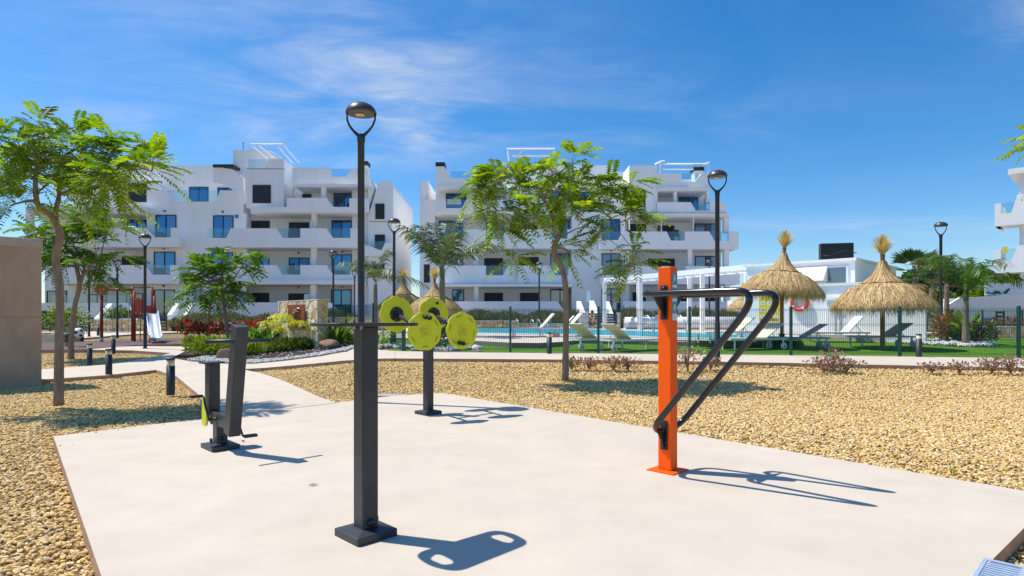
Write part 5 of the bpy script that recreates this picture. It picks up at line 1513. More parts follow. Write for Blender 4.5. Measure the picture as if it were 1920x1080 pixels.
# slide chute
path = [pgp(284.5, 588.5, .1), pgp(285.5, 590.5, -.15), pgp(289.5, 622, -1.15), pgp(291, 632, -1.5), pgp(292.5, 636, -1.95)]
mb = MB(); hw_ = .22; vs, fs = [], []
dirx = Vector((.97, .22, 0))
for p_ in path: vs += [p_ - dirx * hw_ + UP * .13, p_ - dirx * (hw_ - .01), p_ + dirx * (hw_ - .01), p_ + dirx * hw_ + UP * .13]
for k in range(len(path) - 1):
    for j in range(3): b0 = k * 4 + j; fs.append((b0, b0 + 1, b0 + 5, b0 + 4))
mb.add(vs, fs, True); ch = mb.build('slide_chute', SLIDE, pg); sm_ = ch.modifiers.new('solid', 'SOLIDIFY'); sm_.thickness = .015
for s in (-1, 1):
    MB().tube([p_ + dirx * s * (hw_ + .01) + UP * .14 for p_ in path], .018, 8).build('slide_rail', SLIDE, pg)
MB().tube([path[3] - dirx * .2 - UP * .02, (path[3].x - .22, path[3].y, 0)], .03, 8).build('slide_foot', ORANGE, pg)
mb = MB(); mb.prism([path[1] - dirx * .25 + UP * .02, path[2] - dirx * .25 + UP * .04, path[2] - dirx * .25 - UP * .12, path[1] - dirx * .25 - UP * .16], dirx * -.012); mb.build('slide_side', ORANGE, pg)
# swing frame with round red disc
sf = thing('swing_frame', 'red brown swing frame with a round red disc on its left post', 'swing', ray(191, 641.5), 0)
o = ray(191, 641.5); q = lambda x, y, dy=0.0: at(x, y, o.y + dy) - o
a = q(190.5, 552); MB().tube([(a.x, 0, .12), (a.x, 0, a.z)], .06, 10).build('post', RED, sf)
MB().tube([(a.x, 0, -.02), (a.x, 0, .19)], .064, 10).build('post_foot', BOLT, sf)
a, b_ = q(193, 543), q(247, 543); MB().tube([a, b_], .05, 10).build('top_beam', RED, sf)
c = q(192.5, 543); mb = MB(); mb.lathe([(.001, 0), (.27, 0), (.28, .02), (.27, .04), (.001, .04)], (c.x, -.05, c.z), 28, False, Matrix.Rotation(R(90), 3, 'X') @ Matrix.Scale(.80, 3, (0, 1, 0))); mb.build('disc', REDP, sf)
for dx_, dz_ in ((-.04, .02), (.10, .02), (-.03, -.15)): MB().lathe([(.02, 0), (.02, .012), (.001, .014)], (c.x + dx_, -.092, c.z + dz_), 8, False, Matrix.Rotation(R(90), 3, 'X')).build('bolt', PALE, sf)
for x in (205.5, 235):
    a, b_ = q(x, 545), q(x, 621)
    MB().tube([(a.x - .13, 0, a.z), (a.x - .13, 0, .42)], .008, 5).build('chain', STEEL, sf); MB().tube([(a.x + .13, 0, a.z), (a.x + .13, 0, .42)], .008, 5).build('chain', STEEL, sf)
    MB().box(a.x - .2, a.x + .2, -.09, .09, .40, .43).build('seat', BLACK, sf)
# football spring toy
fb = thing('spring_rider', 'black and white football toy on a coil spring', 'spring toy', ray(127, 650), 0)
o = ray(127, 650)
c = at(146.5, 624.5, o.y - .1) - o; rb = 10.0 / F * o.y
bm = bmesh.new(); bmesh.ops.create_icosphere(bm, subdivisions=3, radius=1)
ico = []
t_ = (1 + 5 ** .5) / 2
for a in (-1, 1):
    for bq in (-t_, t_): ico += [Vector((0, a, bq)), Vector((a, bq, 0)), Vector((bq, 0, a))]
ico = [Matrix.Rotation(.9, 3, 'X') @ Matrix.Rotation(.35, 3, 'Z') @ v.normalized() for v in ico]
bmesh.ops.subdivide_edges(bm, edges=bm.edges[:], cuts=1, use_grid_fill=True)
for v in bm.verts: v.co = v.co.normalized()
for f in bm.faces:
    f.smooth = True
    f.material_index = 1 if max(f.calc_center_median().normalized().dot(v) for v in ico) > .955 else 0
for v in bm.verts: v.co *= rb
me = bpy.data.meshes.new('ball'); bm.to_mesh(me); bm.free(); me.materials.append(PLAST); me.materials.append(BLACK)
link('ball', me, fb).location = c
MB().tube([(.10 * math.cos(k * .5), .10 * math.sin(k * .5), .02 + k * .006) for k in range(76)], .016, 6).build('spring', BLACK, fb)
MB().tube([(0, 0, .46), (c.x * .6, 0, .5), (c.x, 0, c.z - rb * .8)], .03, 8).build('stem', BLACK, fb)
MB().box(-.18, .05, -.2, .2, .46, .49).build('seat', PLAST, fb)

# ================================================================== PEOPLE by the pool
def body(name, label, loc, rz, joints, edges, parts, s=1.0):
    t = thing('person', label, 'person', loc, rz, None, s)
    keys = list(joints)
    me = bpy.data.meshes.new('body'); me.from_pydata([joints[k][0] for k in keys], [(keys.index(a), keys.index(b)) for a, b in edges], [])
    o = link('body', me, t)
    md = o.modifiers.new('skin', 'SKIN'); sk = me.skin_vertices[0].data if me.skin_vertices else None
    if sk is None:
        bm = bmesh.new(); bm.from_mesh(me); bm.verts.layers.skin.verify(); bm.to_mesh(me); bm.free(); sk = me.skin_vertices[0].data
    for i, k in enumerate(keys): sk[i].radius = (joints[k][1],) * 2; sk[i].use_root = (k == 'hip')
    md.use_smooth_shade = True
    ss = o.modifiers.new('sub', 'SUBSURF'); ss.levels = 1; ss.render_levels = 2
    dg = bpy.context.evaluated_depsgraph_get(); me2 = bpy.data.meshes.new_from_object(o.evaluated_get(dg)); me2.name = 'body'
    o.modifiers.clear(); o.data = me2; me2.materials.clear(); me2.materials.append(SKINM)
    for nm, fn, mat in parts: fn().build(nm, mat, t)
    return t
J = {'hip': ((0, 0, .46), .125), 'belly': ((-.04, 0, .60), .115), 'chest': ((.06, 0, .83), .13), 'neck': ((.13, 0, .99), .052), 'head0': ((.17, 0, 1.07), .085), 'head': ((.19, 0, 1.17), .088),
     'shL': ((.06, .16, .91), .06), 'elL': ((.26, .23, .72), .042), 'wrL': ((.42, .12, .62), .03), 'haL': ((.48, .09, .60), .032),
     'shR': ((.06, -.16, .91), .06), 'elR': ((.28, -.22, .74), .042), 'wrR': ((.44, -.10, .63), .03), 'haR': ((.50, -.07, .61), .032),
     'thL': ((.03, .10, .45), .10), 'knL': ((.47, .15, .50), .065), 'anL': ((.52, .14, .09), .042), 'ftL': ((.68, .15, .04), .035),
     'thR': ((.03, -.10, .45), .10), 'knR': ((.47, -.15, .50), .065), 'anR': ((.42, -.15, .09), .042), 'ftR': ((.58, -.17, .04), .035)}
E_ = [('hip', 'belly'), ('belly', 'chest'), ('chest', 'neck'), ('neck', 'head0'), ('head0', 'head'), ('chest', 'shL'), ('shL', 'elL'), ('elL', 'wrL'), ('wrL', 'haL'), ('chest', 'shR'), ('shR', 'elR'), ('elR', 'wrR'), ('wrR', 'haR'),
      ('hip', 'thL'), ('thL', 'knL'), ('knL', 'anL'), ('anL', 'ftL'), ('hip', 'thR'), ('thR', 'knR'), ('knR', 'anR'), ('anR', 'ftR')]
def hair():
    m = MB(); m.lathe([(.001, .118), (.06, .10), (.098, .05), (.108, 0), (.10, -.05), (.09, -.09)], (.165, 0, 1.165), 14); return m
def trunks():
    m = MB(); m.tube([(-.08, 0, .40), (-.05, 0, .52), (-.045, 0, .58)], [.15, .145, .125], 12)
    for s in (-1, 1): m.tube([(.0, s * .10, .455), (.2, s * .12, .475), (.28, s * .128, .485)], [.118, .105, .098], 10)
    return m
def face():
    m = MB()
    for s in (-1, 1): m.lathe([(.012, 0), (.001, .006)], (.275, s * .034, 1.165), 6)
    m.box(.27, .285, -.025, .025, 1.105, 1.112); m.prism([(.272, -.012, 1.125), (.272, .012, 1.125), (.272, 0, 1.16)], (.022, 0, 0)); return m
c = dz(1108, 616.6)
body('person', 'tanned sunbather in dark trunks leaning forward on a white lounger', (c.x, c.y, c.z + .03), R(-60), J, E_, [('hair', hair, HAIRM), ('swim_shorts', trunks, SHORTS), ('face_features', face, INK)], 1.0)
c = gnd(1398, 41)
body('person', 'distant sunlit bather sitting beyond the water left of the pool house', (c.x, c.y, c.z + .12), R(-120), J, E_, [('hair', hair, HAIRM), ('swim_shorts', trunks, TOWEL), ('face_features', face, INK)], 1.0)
bnc = thing('poolside_bench', 'low white bench the distant bather sits on', 'bench', (c.x - .1, c.y + .05, c.z), R(-120))
MB().box(-.35, .3, -.9, .9, .36, .42).build('seat', PLAST, bnc)
for sx in (-.28, .22):
    for sy in (-.8, .8): MB().box(sx - .03, sx + .03, sy - .03, sy + .03, 0, .36).build('leg', PLAST, bnc)
c = dz(1120, 616)
tag(MB().box(-.5, .4, -.3, .3, .36, .385).build('towel', TOWEL, None), 'blue towel spread on the sunbather lounger', 'towel').location = (c.x + .6, c.y, c.z)
# ================================================================== VEGETATION
vr = np.random.default_rng(21)
def unit(a): return a / np.maximum(1e-9, np.linalg.norm(a, axis=-1, keepdims=True))
def leaf_quads(p, d, nrm, L, W):
    "one pointed leaf per row, slightly folded"
    s = unit(np.cross(d, nrm)); L = L[:, None]; W = W[:, None]
    return np.stack([p, p + d * L * .45 + s * W * .5, p + d * L - nrm * L * .08, p + d * L * .45 - s * W * .5], 1).reshape(-1, 3)
def pinnate(o, a, n, L, npair=9, lw=.36, ll=.20, droop=.25, tint=None):
    "feather leaves: o origin, a direction, n up normal, L length (arrays)"
    V, T = [], []
    m = len(o)
    a = unit(a); n = unit(n - a * (a * n).sum(1, keepdims=True)); s = np.cross(a, n)
    if tint is None: tint = vr.uniform(0, 1, m)
    def pos(t): return o + a * (L * t)[:, None] + np.array([0, 0, -1.0]) * (L * droop * t * t)[:, None]
    for k in range(npair):
        t = .16 + .84 * k / (npair - 1)
        size = ll * (.55 + .9 * math.sin(math.pi * (.18 + .72 * k / npair)))
        ax = unit(a + np.array([0, 0, -2.0]) * droop * t)
        for sg in (-1, 1):
            d = unit(s * sg * .88 + ax * .50 + n * vr.normal(.02, .16, (m, 1)) + np.array([0, 0, -.12]))
            V.append(leaf_quads(pos(np.full(m, t)), d, unit(n + s * sg * vr.normal(.25, .2, (m, 1))), L * size, L * size * lw))
            T.append(np.repeat(np.clip(tint + vr.normal(0, .12, m), 0, 1), 4))
    # rachis
    for t0, t1 in ((0, .5), (.5, 1.0)):
        p0, p1 = pos(np.full(m, t0)), pos(np.full(m, t1)); w = s * .0035
        V.append(np.stack([p0 - w, p0 + w, p1 + w, p1 - w], 1).reshape(-1, 3)); T.append(np.repeat(np.clip(tint * .5, 0, 1), 4))
    return np.concatenate(V), np.concatenate(T)
def quads_of(V): return np.arange(len(V)).reshape(-1, 4)
def bez(a, b, c, n): return [a * (1 - t) ** 2 + b * 2 * t * (1 - t) + c * t * t for t in (k / n for k in range(n + 1))]
def tree(label, base, trunks, lobes, Y, leafL=.42, seed=1, mat=None, r0=.075, twigs=.55, npair=9, droop=.32, group='young feather leaved trees', per=.075, lw=.36, ll=.20, cat='tree', name='tree'):
    """trunks: lists of (px, py, dy, radius); lobes: (px, py, dy, radius_px, twig count)"""
    rg = random.Random(seed)
    t = thing(name, label, cat, base, 0, group)
    P = lambda x, y, dy: at(x, y, Y + dy) - base
    nodes = []
    mb = MB()
    for tr in trunks:
        pts = [P(x, y, dy) for x, y, dy, r in tr]; rs = [r for *_, r in tr]
        pp_, rr_ = [], []
        for i in range(len(pts) - 1):           # smooth it a little
            for k in range(4):
                u = k / 4
                a0, a1, a2, a3 = pts[max(i - 1, 0)], pts[i], pts[i + 1], pts[min(i + 2, len(pts) - 1)]
                pp_.append(.5 * ((2 * a1) + (a2 - a0) * u + (2 * a0 - 5 * a1 + 4 * a2 - a3) * u * u + (3 * a1 - a0 - 3 * a2 + a3) * u ** 3))
                rr_.append(.86 * (rs[i] + (rs[i + 1] - rs[i]) * u) * rg.uniform(.95, 1.06))
        pp_.append(pts[-1]); rr_.append(rs[-1])
        mb.tube(pp_, rr_, 10)
        nodes += list(zip(pp_, rr_))
    mb.build('trunk', BARK, t)
    if not lobes: return t
    hi = [(p, r) for p, r in nodes if p.z > .42 * max(q.z for q, _ in nodes)]
    mb = MB(); O, A, NN, LL, TT = [], [], [], [], []
    for (x, y, dy, rpx, nt) in lobes:
        c = P(x, y, dy); rl = rpx / F * Y
        st, sr = min(hi, key=lambda q: (q[0] - c).length * (1.0 + .5 * max(0, q[0].z - c.z)))
        end = c + Vector((0, 0, -rl * .25))
        ctl = (st + end) / 2 + Vector((rg.uniform(-.1, .1), rg.uniform(-.1, .1), .18 * (end - st).length))
        limb = bez(st, ctl, end, 7)
        r_a = min(sr * .75, .045)
        mb.tube(limb, [r_a + (.010 - r_a) * k / 7 for k in range(8)], 7)
        src = limb[2:] 
        cen_t = rg.uniform(-.12, .12)
        for k in range(max(3, int(nt * twigs))):
            while True:
                q = Vector((rg.uniform(-1, 1), rg.uniform(-1, 1), rg.uniform(-.8, 1)))
                if q.length < 1 and q.length > .35: break
            tgt = c + Vector((q.x * rl, q.y * rl, q.z * rl * .72))
            s0 = min(src, key=lambda s: (s - tgt).length + rg.uniform(0, .3) * rl)
            ctl = (s0 + tgt) / 2 + Vector((0, 0, .15 * (tgt - s0).length))
            tw = bez(s0, ctl, tgt, 5)
            mb.tube(tw, [.009 - .006 * i / 5 for i in range(6)], 5, False)
            ln = sum((tw[i + 1] - tw[i]).length for i in range(5))
            nl = max(2, int(ln * .6 / per))
            for j in range(nl):
                u = .28 + .72 * (j + rg.random()) / nl
                i = min(4, int(u * 5)); f = u * 5 - i
                pnt = tw[i] * (1 - f) + tw[i + 1] * f
                ax = (tw[i + 1] - tw[i]).normalized()
                out = Vector((q.x, q.y, .15)) * .6
                d = ax * .45 + out + Vector((rg.uniform(-1, 1), rg.uniform(-1, 1), rg.uniform(-.35, .55))) * .75
                O.append(pnt); A.append(d); NN.append(Vector((rg.uniform(-.35, .35), rg.uniform(-.35, .35), 1))); LL.append(leafL * rg.uniform(.55, 1.15)); TT.append(min(1, max(0, rg.gauss(.5 + cen_t, .22))))
            # a tassel of leaves at the tip
            for j in range(3):
                d = (tw[5] - tw[4]).normalized() + Vector((rg.uniform(-1, 1), rg.uniform(-1, 1), rg.uniform(-.6, .5))) * .8
                O.append(tw[5]); A.append(d); NN.append(Vector((0, 0, 1))); LL.append(leafL * rg.uniform(.7, 1.15)); TT.append(min(1, max(0, rg.gauss(.62, .2))))
    tag(mb.build('branches', BARK, t), kind='stuff')
    V, T = pinnate(np.array(O), np.array(A), np.array(NN), np.array(LL), npair, droop=droop, tint=np.array(TT), lw=lw, ll=ll)
    tag(link('crown', np_mesh('crown', V, quads_of(V), mat or L_TREE, T), t), kind='stuff')
    return t
# big left tree
Yb = ray(110, 756).y
tree('tall young tree with forked trunk in front of the raw concrete wall', ray(110, 756),
     [[(110, 760, 0, .075), (111, 640, 0, .062), (112, 540, .02, .058), (104, 482, 0, .058), (112, 448, 0, .064), (110, 428, 0, .055), (93, 402, -.1, .046), (72, 385, -.2, .040), (66, 345, -.3, .034), (70, 300, -.35, .026), (60, 262, -.4, .016)],
      [(112, 440, 0, .05), (104, 402, .12, .042), (111, 365, .2, .036), (110, 318, .3, .030), (122, 292, .3, .022), (150, 276, .35, .014)],
      [(108, 330, .25, .026), (88, 346, .1, .018), (70, 362, .0, .013)], [(110, 312, .3, .02), (92, 275, .4, .014), (80, 245, .5, .010)]],
     [(150, 275, .1, 52, 24), (80, 268, -.2, 52, 24), (15, 280, -.3, 50, 22), (205, 285, .2, 46, 22), (248, 310, .0, 40, 18), (285, 315, -.1, 26, 10), (140, 315, .3, 52, 22), (60, 322, -.4, 52, 22), (-20, 335, -.2, 50, 18), (205, 335, -.3, 38, 13), (165, 358, .3, 36, 10), (20, 375, -.5, 38, 12), (230, 355, .2, 24, 7), (130, 252, .3, 30, 9), (-60, 290, 0, 55, 14)],
     Yb, .52, 5, L_TREE, npair=12, lw=.34, ll=.15, per=.17, twigs=.47)
# second left tree
b2 = ray(135, 669)
tree('smaller leaning tree between the concrete wall and the bollards', b2,
     [[(133, 673, 0, .105), (134, 630, 0, .085), (140, 575, 0, .078), (149, 535, 0, .075), (143, 500, 0, .06), (135, 470, .1, .045)], [(149, 535, 0, .065), (158, 505, 0, .05), (150, 482, .1, .04), (135, 455, .2, .03)], [(152, 520, 0, .05), (190, 480, -.2, .03)]],
     [(75, 430, 0, 36, 15), (120, 420, .3, 42, 18), (165, 418, .3, 42, 18), (200, 435, .2, 30, 13), (180, 468, .1, 38, 16), (215, 478, 0, 22, 8), (150, 490, -.3, 36, 14), (105, 468, -.2, 38, 14), (102, 500, 0, 22, 7), (214, 525, .2, 13, 5), (190, 500, .1, 20, 6), (48, 440, 0, 18, 6)],
     b2.y, .62, 6, L_TREE2, npair=8, lw=.4, ll=.22, per=.28)
# pair of small trees by the playground
b3 = gnd(430, 26)
tree('small bushy tree beyond the pedal trainer, left of the sign wall', b3,
     [[(429, 640, 0, .11), (424, 600, 0, .09), (418, 560, 0, .085), (415, 535, 0, .06), (418, 505, 0, .04)], [(418, 560, 0, .05), (395, 530, 0, .035)], [(417, 550, 0, .05), (440, 520, 0, .035)]],
     [(412, 496, 0, 28, 16), (438, 498, 0, 24, 13), (380, 505, 0, 22, 12), (395, 523, -.5, 28, 14), (432, 522, .3, 28, 14), (362, 520, 0, 16, 8), (448, 540, 0, 16, 8), (415, 545, -.4, 26, 11), (470, 478, 0, 8, 3), (368, 545, 0, 18, 8)],
     26, .74, 8, L_TREE2, npair=7, lw=.42, ll=.24, per=.36)
b4 = gnd(390, 31)
tree('slim young tree standing among the red flowers', b4,
     [[(388, 636, 0, .08), (391, 600, 0, .07), (396, 565, 0, .06), (400, 545, 0, .04)]],
     [(385, 555, 0, 28, 10), (410, 560, 0, 26, 10), (365, 565, 0, 18, 5), (400, 535, 0, 30, 8)],
     31, .85, 9, L_TREE2, npair=7, lw=.42, ll=.24, per=.4)
# middle tree
b5 = ray(1060, 708)
tree('young feathery tree with a bent trunk in the middle of the gravel', b5,
     [[(1060, 712, 0, .075), (1061, 640, 0, .066), (1062, 570, 0, .062), (1056, 508, 0, .062), (1041, 482, 0, .060), (1040, 460, 0, .058), (1048, 440, 0, .052), (1040, 420, 0, .042), (1032, 395, -.1, .036), (1018, 372, -.2, .030), (1012, 352, -.2, .02)],
      [(1048, 444, 0, .045), (1056, 424, .1, .035), (1055, 400, .2, .028), (1045, 372, .3, .02), (1072, 340, .3, .012)],
      [(1020, 375, -.2, .024), (1035, 340, -.1, .020), (1065, 312, 0, .015), (1100, 298, 0, .01)],
      [(1014, 358, -.2, .02), (985, 330, -.2, .014), (950, 312, -.2, .010)],
      [(1052, 405, .15, .02), (1095, 372, .1, .015), (1140, 405, .1, .012), (1165, 440, .1, .009), (1188, 468, .1, .006)],
      [(1044, 450, 0, .018), (1095, 425, -.2, .012), (1140, 448, -.2, .009), (1180, 478, -.2, .006)],
      [(1040, 425, 0, .015), (995, 420, -.1, .010), (975, 445, -.1, .007), (962, 465, -.1, .005)],
      [(1025, 385, -.1, .02), (975, 395, -.1, .012), (930, 395, 0, .008)]],
     [(940, 332, -.1, 36, 15), (905, 348, 0, 28, 11), (882, 350, 0, 14, 4), (985, 345, .2, 36, 14), (1035, 325, .3, 36, 15), (1080, 308, 0, 26, 11), (1102, 330, .1, 34, 15), (1068, 358, -.3, 38, 14), (1010, 372, .3, 30, 10), (1115, 362, .2, 30, 12), (1155, 340, .1, 24, 10), (1178, 345, .1, 14, 5), (1155, 392, 0, 30, 11), (1182, 405, 0, 16, 5), (960, 388, 0, 30, 11), (910, 398, .1, 28, 11), (930, 428, .1, 16, 6), (1000, 415, -.2, 16, 4), (1082, 395, -.2, 32, 10), (1130, 430, .1, 16, 6), (962, 484, -.1, 14, 7), (1068, 468, .1, 18, 7), (1190, 500, -.1, 24, 10), (1198, 468, .1, 16, 5), (952, 308, .1, 12, 4)],
     b5.y, .52, 12, L_TREE, npair=9, lw=.36, ll=.19, per=.19, twigs=.5)
# twig of a tree just outside the frame at right
b6 = Vector((8.6, 8.2, 0)); b6.z = hgt(b6.x, b6.y)
tree('leafy branch tip reaching into the frame from the right', b6,
     [[(2150, 745, 0, .08), (2150, 500, 0, .07), (2145, 380, 0, .06), (2100, 310, 0, .04), (2030, 280, 0, .03)]],
     [(1950, 272, 0, 20, 9), (1962, 262, .1, 20, 5), (2030, 250, .1, 50, 18), (2090, 260, .1, 70, 25), (2150, 240, 0, 90, 25), (2020, 310, 0, 36, 10)], 8.2, .42, 15, L_TREE, npair=11, lw=.34, ll=.17)

SHAFT = mk('palm_crown_shaft', (.13, .17, .06), .6, var=.2, scale=5, stretch=(4, 4, .6))
# ---------------------------------------------------------------- palms and fans
def palm(label, base, h, nf, L, r=.11, seed=1, up=(.2, 1.2), mat=None, nlf=26, droop=.75, leafl=.42, lw=.028, group='feather palms', lean=0, spread=1.0, trunk=True, cat='palm', name='palm_tree'):
    rg = random.Random(seed); t = thing(name, label, cat, base, 0, group)
    if trunk:
        mb = MB(); mb.tube([(lean * (k / 6) ** 2, 0, h * k / 6 - .05) for k in range(7)], [r * (1.3 - .45 * k / 6) * (1.06 if k % 2 else .97) for k in range(7)], 12); mb.build('trunk', BARKP, t)
        if r < .099 or r > .105: MB().lathe([(r * .9, h - .06), (r * 1.0, h + .05), (r * .62, h + .38), (r * .3, h + .62), (.004, h + .66)], (lean, 0, 0), 12).build('crown_shaft', SHAFT, t)
    top = Vector((lean, 0, h))
    for i in range(nf):
        g = 2.4 * i + rg.uniform(-.3, .3); el = up[0] + (up[1] - up[0]) * ((i * .618) % 1.0)
        Lf = L * rg.uniform(.8, 1.08)
        hd = Vector((math.cos(g), math.sin(g), 0))
        pts = []
        for k in range(9):
            u = k / 8
            pts.append(hd * (Lf * (math.cos(el) * u * .95 + .12 * u * u) * spread) + UP * (Lf * (math.sin(el) * u - droop * u ** 2.3 * (.6 + .4 * math.cos(el)))))
        V, T, Fq = [], [], []
        s = Vector((-hd.y, hd.x, 0))
        m = nlf
        P_, D_, N_, LL_ = [], [], [], []
        for k in range(m):
            u = .16 + .84 * k / (m - 1); j = min(7, int(u * 8)); f = u * 8 - j
            p = pts[j] * (1 - f) + pts[j + 1] * f; ax = (pts[j + 1] - pts[j]).normalized(); nn = s.cross(ax); nn = nn if nn.z > 0 else -nn
            for sg in (-1, 1):
                d = s * sg * .75 + ax * rg.uniform(.45, .75) + UP * rg.uniform(-.45, .12)
                P_.append(p); D_.append(d); N_.append(nn + s * sg * .3); LL_.append(leafl * (.45 + .75 * math.sin(math.pi * (.15 + .75 * u))) * rg.uniform(.8, 1.1))
        P_, D_, N_, LL_ = np.array(P_), unit(np.array(D_)), unit(np.array(N_)), np.array(LL_)
        # each leaflet: two quads so that it hangs
        sd = unit(np.cross(D_, N_)); wv = sd * lw * .5
        mid = P_ + D_ * (LL_ * .55)[:, None]; tip = P_ + D_ * LL_[:, None] + np.array([0, 0, -1.0]) * (LL_ * .35)[:, None]
        V = np.stack([P_ - wv * .6, P_ + wv * .6, mid + wv, mid - wv, tip + wv * .2, tip - wv * .2], 1).reshape(-1, 3)
        b = np.arange(len(P_))[:, None] * 6
        Q = np.concatenate([b + np.array([[0, 1, 2, 3]]), b + np.array([[3, 2, 4, 5]])])
        tint = np.repeat(np.clip(vr.normal(.25 + .5 * rg.random(), .15, len(P_)), 0, 1), 6)
        # rachis as a thin three sided strip
        n0 = len(V); R_ = []
        for k, p in enumerate(pts):
            w = .018 * (1 - k / 9.5); R_ += [p - s * w, p + s * w, p + UP * -w]
        RQ = []
        for k in range(8):
            for a, c in ((0, 1), (1, 2), (2, 0)): RQ.append((n0 + k * 3 + a, n0 + k * 3 + c, n0 + k * 3 + 3 + c, n0 + k * 3 + 3 + a))
        V = np.concatenate([V, np.array(R_)]); Q = np.concatenate([Q, np.array(RQ)]); tint = np.concatenate([tint, np.full(len(R_), .9)])
        link('frond', np_mesh('frond', V, Q, mat or L_PALM, tint), t).location = top
    return t
p = gnd(829, 24); hq = at(829, 520, 24).z - p.z
palm('grey green feather palm with hanging leaves behind the lime wheels', p, hq + .1, 12, 3.2, .12, 3, (.85, 1.52), nlf=28, droop=.44, leafl=.66, lw=.05)
p = gnd(704, 30); palm('small feather palm in front of the end of the left flats', p, at(704, 530, 30).z - p.z, 11, 2.6, .10, 5, (.5, 1.5), nlf=24, leafl=.6, lw=.05, droop=.55)
p = gnd(1811, 19.5); palm('feather palm with arching fronds in the white pebble bed at right', p, at(1811, 560, 19.5).z - p.z, 8, 2.9, .085, 7, (.95, 1.5), L_PALMG, nlf=34, droop=.74, leafl=.40, lw=.032)
p = gnd(1775, 28); palm('feather palm right of the thatch with drooping fronds', p, at(1775, 530, 28).z - p.z, 9, 2.7, .10, 8, (.8, 1.45), L_PALMG, nlf=30, droop=.72, leafl=.4, lw=.028)
def fan_palm(label, base, h, n, R0, seed, group='fan palms'):
    rg = random.Random(seed); t = thing('fan_palm', label, 'palm', base, 0, group)
    MB().tube([(0, 0, h * k / 4) for k in range(5)], .16, 10).build('trunk', BARKP, t)
    for i in range(n):
        g, el = 2.4 * i, rg.uniform(-.6, 1.3); hd = Vector((math.cos(g) * math.cos(el), math.sin(g) * math.cos(el), math.sin(el)))
        c = hd * R0 * .55; s = hd.cross(UP).normalized(); nn = s.cross(hd)
        V, Q = [], []
        for k in range(15):
            a = -1.25 + 2.5 * k / 14; d = (hd * math.cos(a) + s * math.sin(a)).normalized(); w = (s * math.cos(a) - hd * math.sin(a)) * .035 * R0
            L = R0 * .62 * rg.uniform(.85, 1.05); m = c + d * L * .55; e = c + d * L - UP * .10 * R0; b = len(V)
            V += [c, m + w, e, m - w]; Q.append((b, b + 1, b + 2, b + 3))
        b = len(V); V += [Vector((0, 0, 0)) - s * .015, s * .015, c + s * .015, c - s * .015]; Q.append((b, b + 1, b + 2, b + 3))
        link('fan_leaf', np_mesh('fan_leaf', np.array(V), np.array(Q), L_PALMG if i % 5 else L_DEAD, np.full(len(V), rg.uniform(0, .6))), t).location = (0, 0, h)
    return t
p = gnd(1716, 33); fan_palm('dark fan palm behind the right thatched parasol', p, at(1716, 520, 33).z - p.z, 24, 1.7, 3)
p = gnd(1748, 36); fan_palm('fan palm with brown dead leaves right of the fan palm', p, at(1748, 535, 36).z - p.z, 20, 1.6, 5)

# ---------------------------------------------------------------- shrubs
def shrub(name, label, cat, base, rx, ry, h, n, L, W, mat, group=None, seed=1, up=.4, low=.0, blossoms=None, nb=0, stems=5, flat=1.0, dens_top=False):
    rg = np.random.default_rng(seed)
    t = thing(name, label, cat, base, 0, group)
    if stems:
        mb = MB()
        for k in range(stems):
            g, q = rg.uniform(0, 6.28), rg.uniform(.2, .75); mb.tube([(0, 0, -.05), (rx * q * .4 * math.cos(g), ry * q * .4 * math.sin(g), h * .4), (rx * q * math.cos(g), ry * q * math.sin(g), h * .8)], [.014, .010, .005], 5)
        mb.build('stems', BARK, t)
    def pts(m, r0=.0):
        v = unit(rg.normal(0, 1, (m, 3))); rad = rg.uniform(r0, 1, m) ** (1 / 2.2)
        lump = 1 + .22 * np.sin(v[:, 0] * 5 + seed) * np.cos(v[:, 1] * 4.3 + seed * 2)
        q = v * (rad * lump)[:, None]
        z = low * h + (q[:, 2] * .5 + .5) * (1 - low) * h
        return np.stack([q[:, 0] * rx, q[:, 1] * ry, np.maximum(.01, z)], 1), v
    p, v = pts(n)
    d = unit(v * .7 + rg.normal(0, .6, (n, 3)) + np.array([0, 0, up]))
    nr = unit(rg.normal(0, .6, (n, 3)) + np.array([0, 0, 1.0]) + v * .3)
    s = rg.uniform(.6, 1.25, n)
    V = leaf_quads(p, d, nr, L * s, W * s)
    tag(link('leaves', np_mesh('leaves', V, quads_of(V), mat, np.repeat(np.clip(rg.normal(.45, .25, n), 0, 1), 4)), t), kind='stuff')
    if nb:
        p, v = pts(nb, .6); d = unit(v + rg.normal(0, .5, (nb, 3)))
        V = leaf_quads(p, d, unit(rg.normal(0, 1, (nb, 3))), np.full(nb, L * .8), np.full(nb, L * .7))
        tag(link('blossoms', np_mesh('blossoms', V, quads_of(V), blossoms, np.repeat(rg.uniform(0, 1, nb), 4)), t), kind='stuff')
    return t
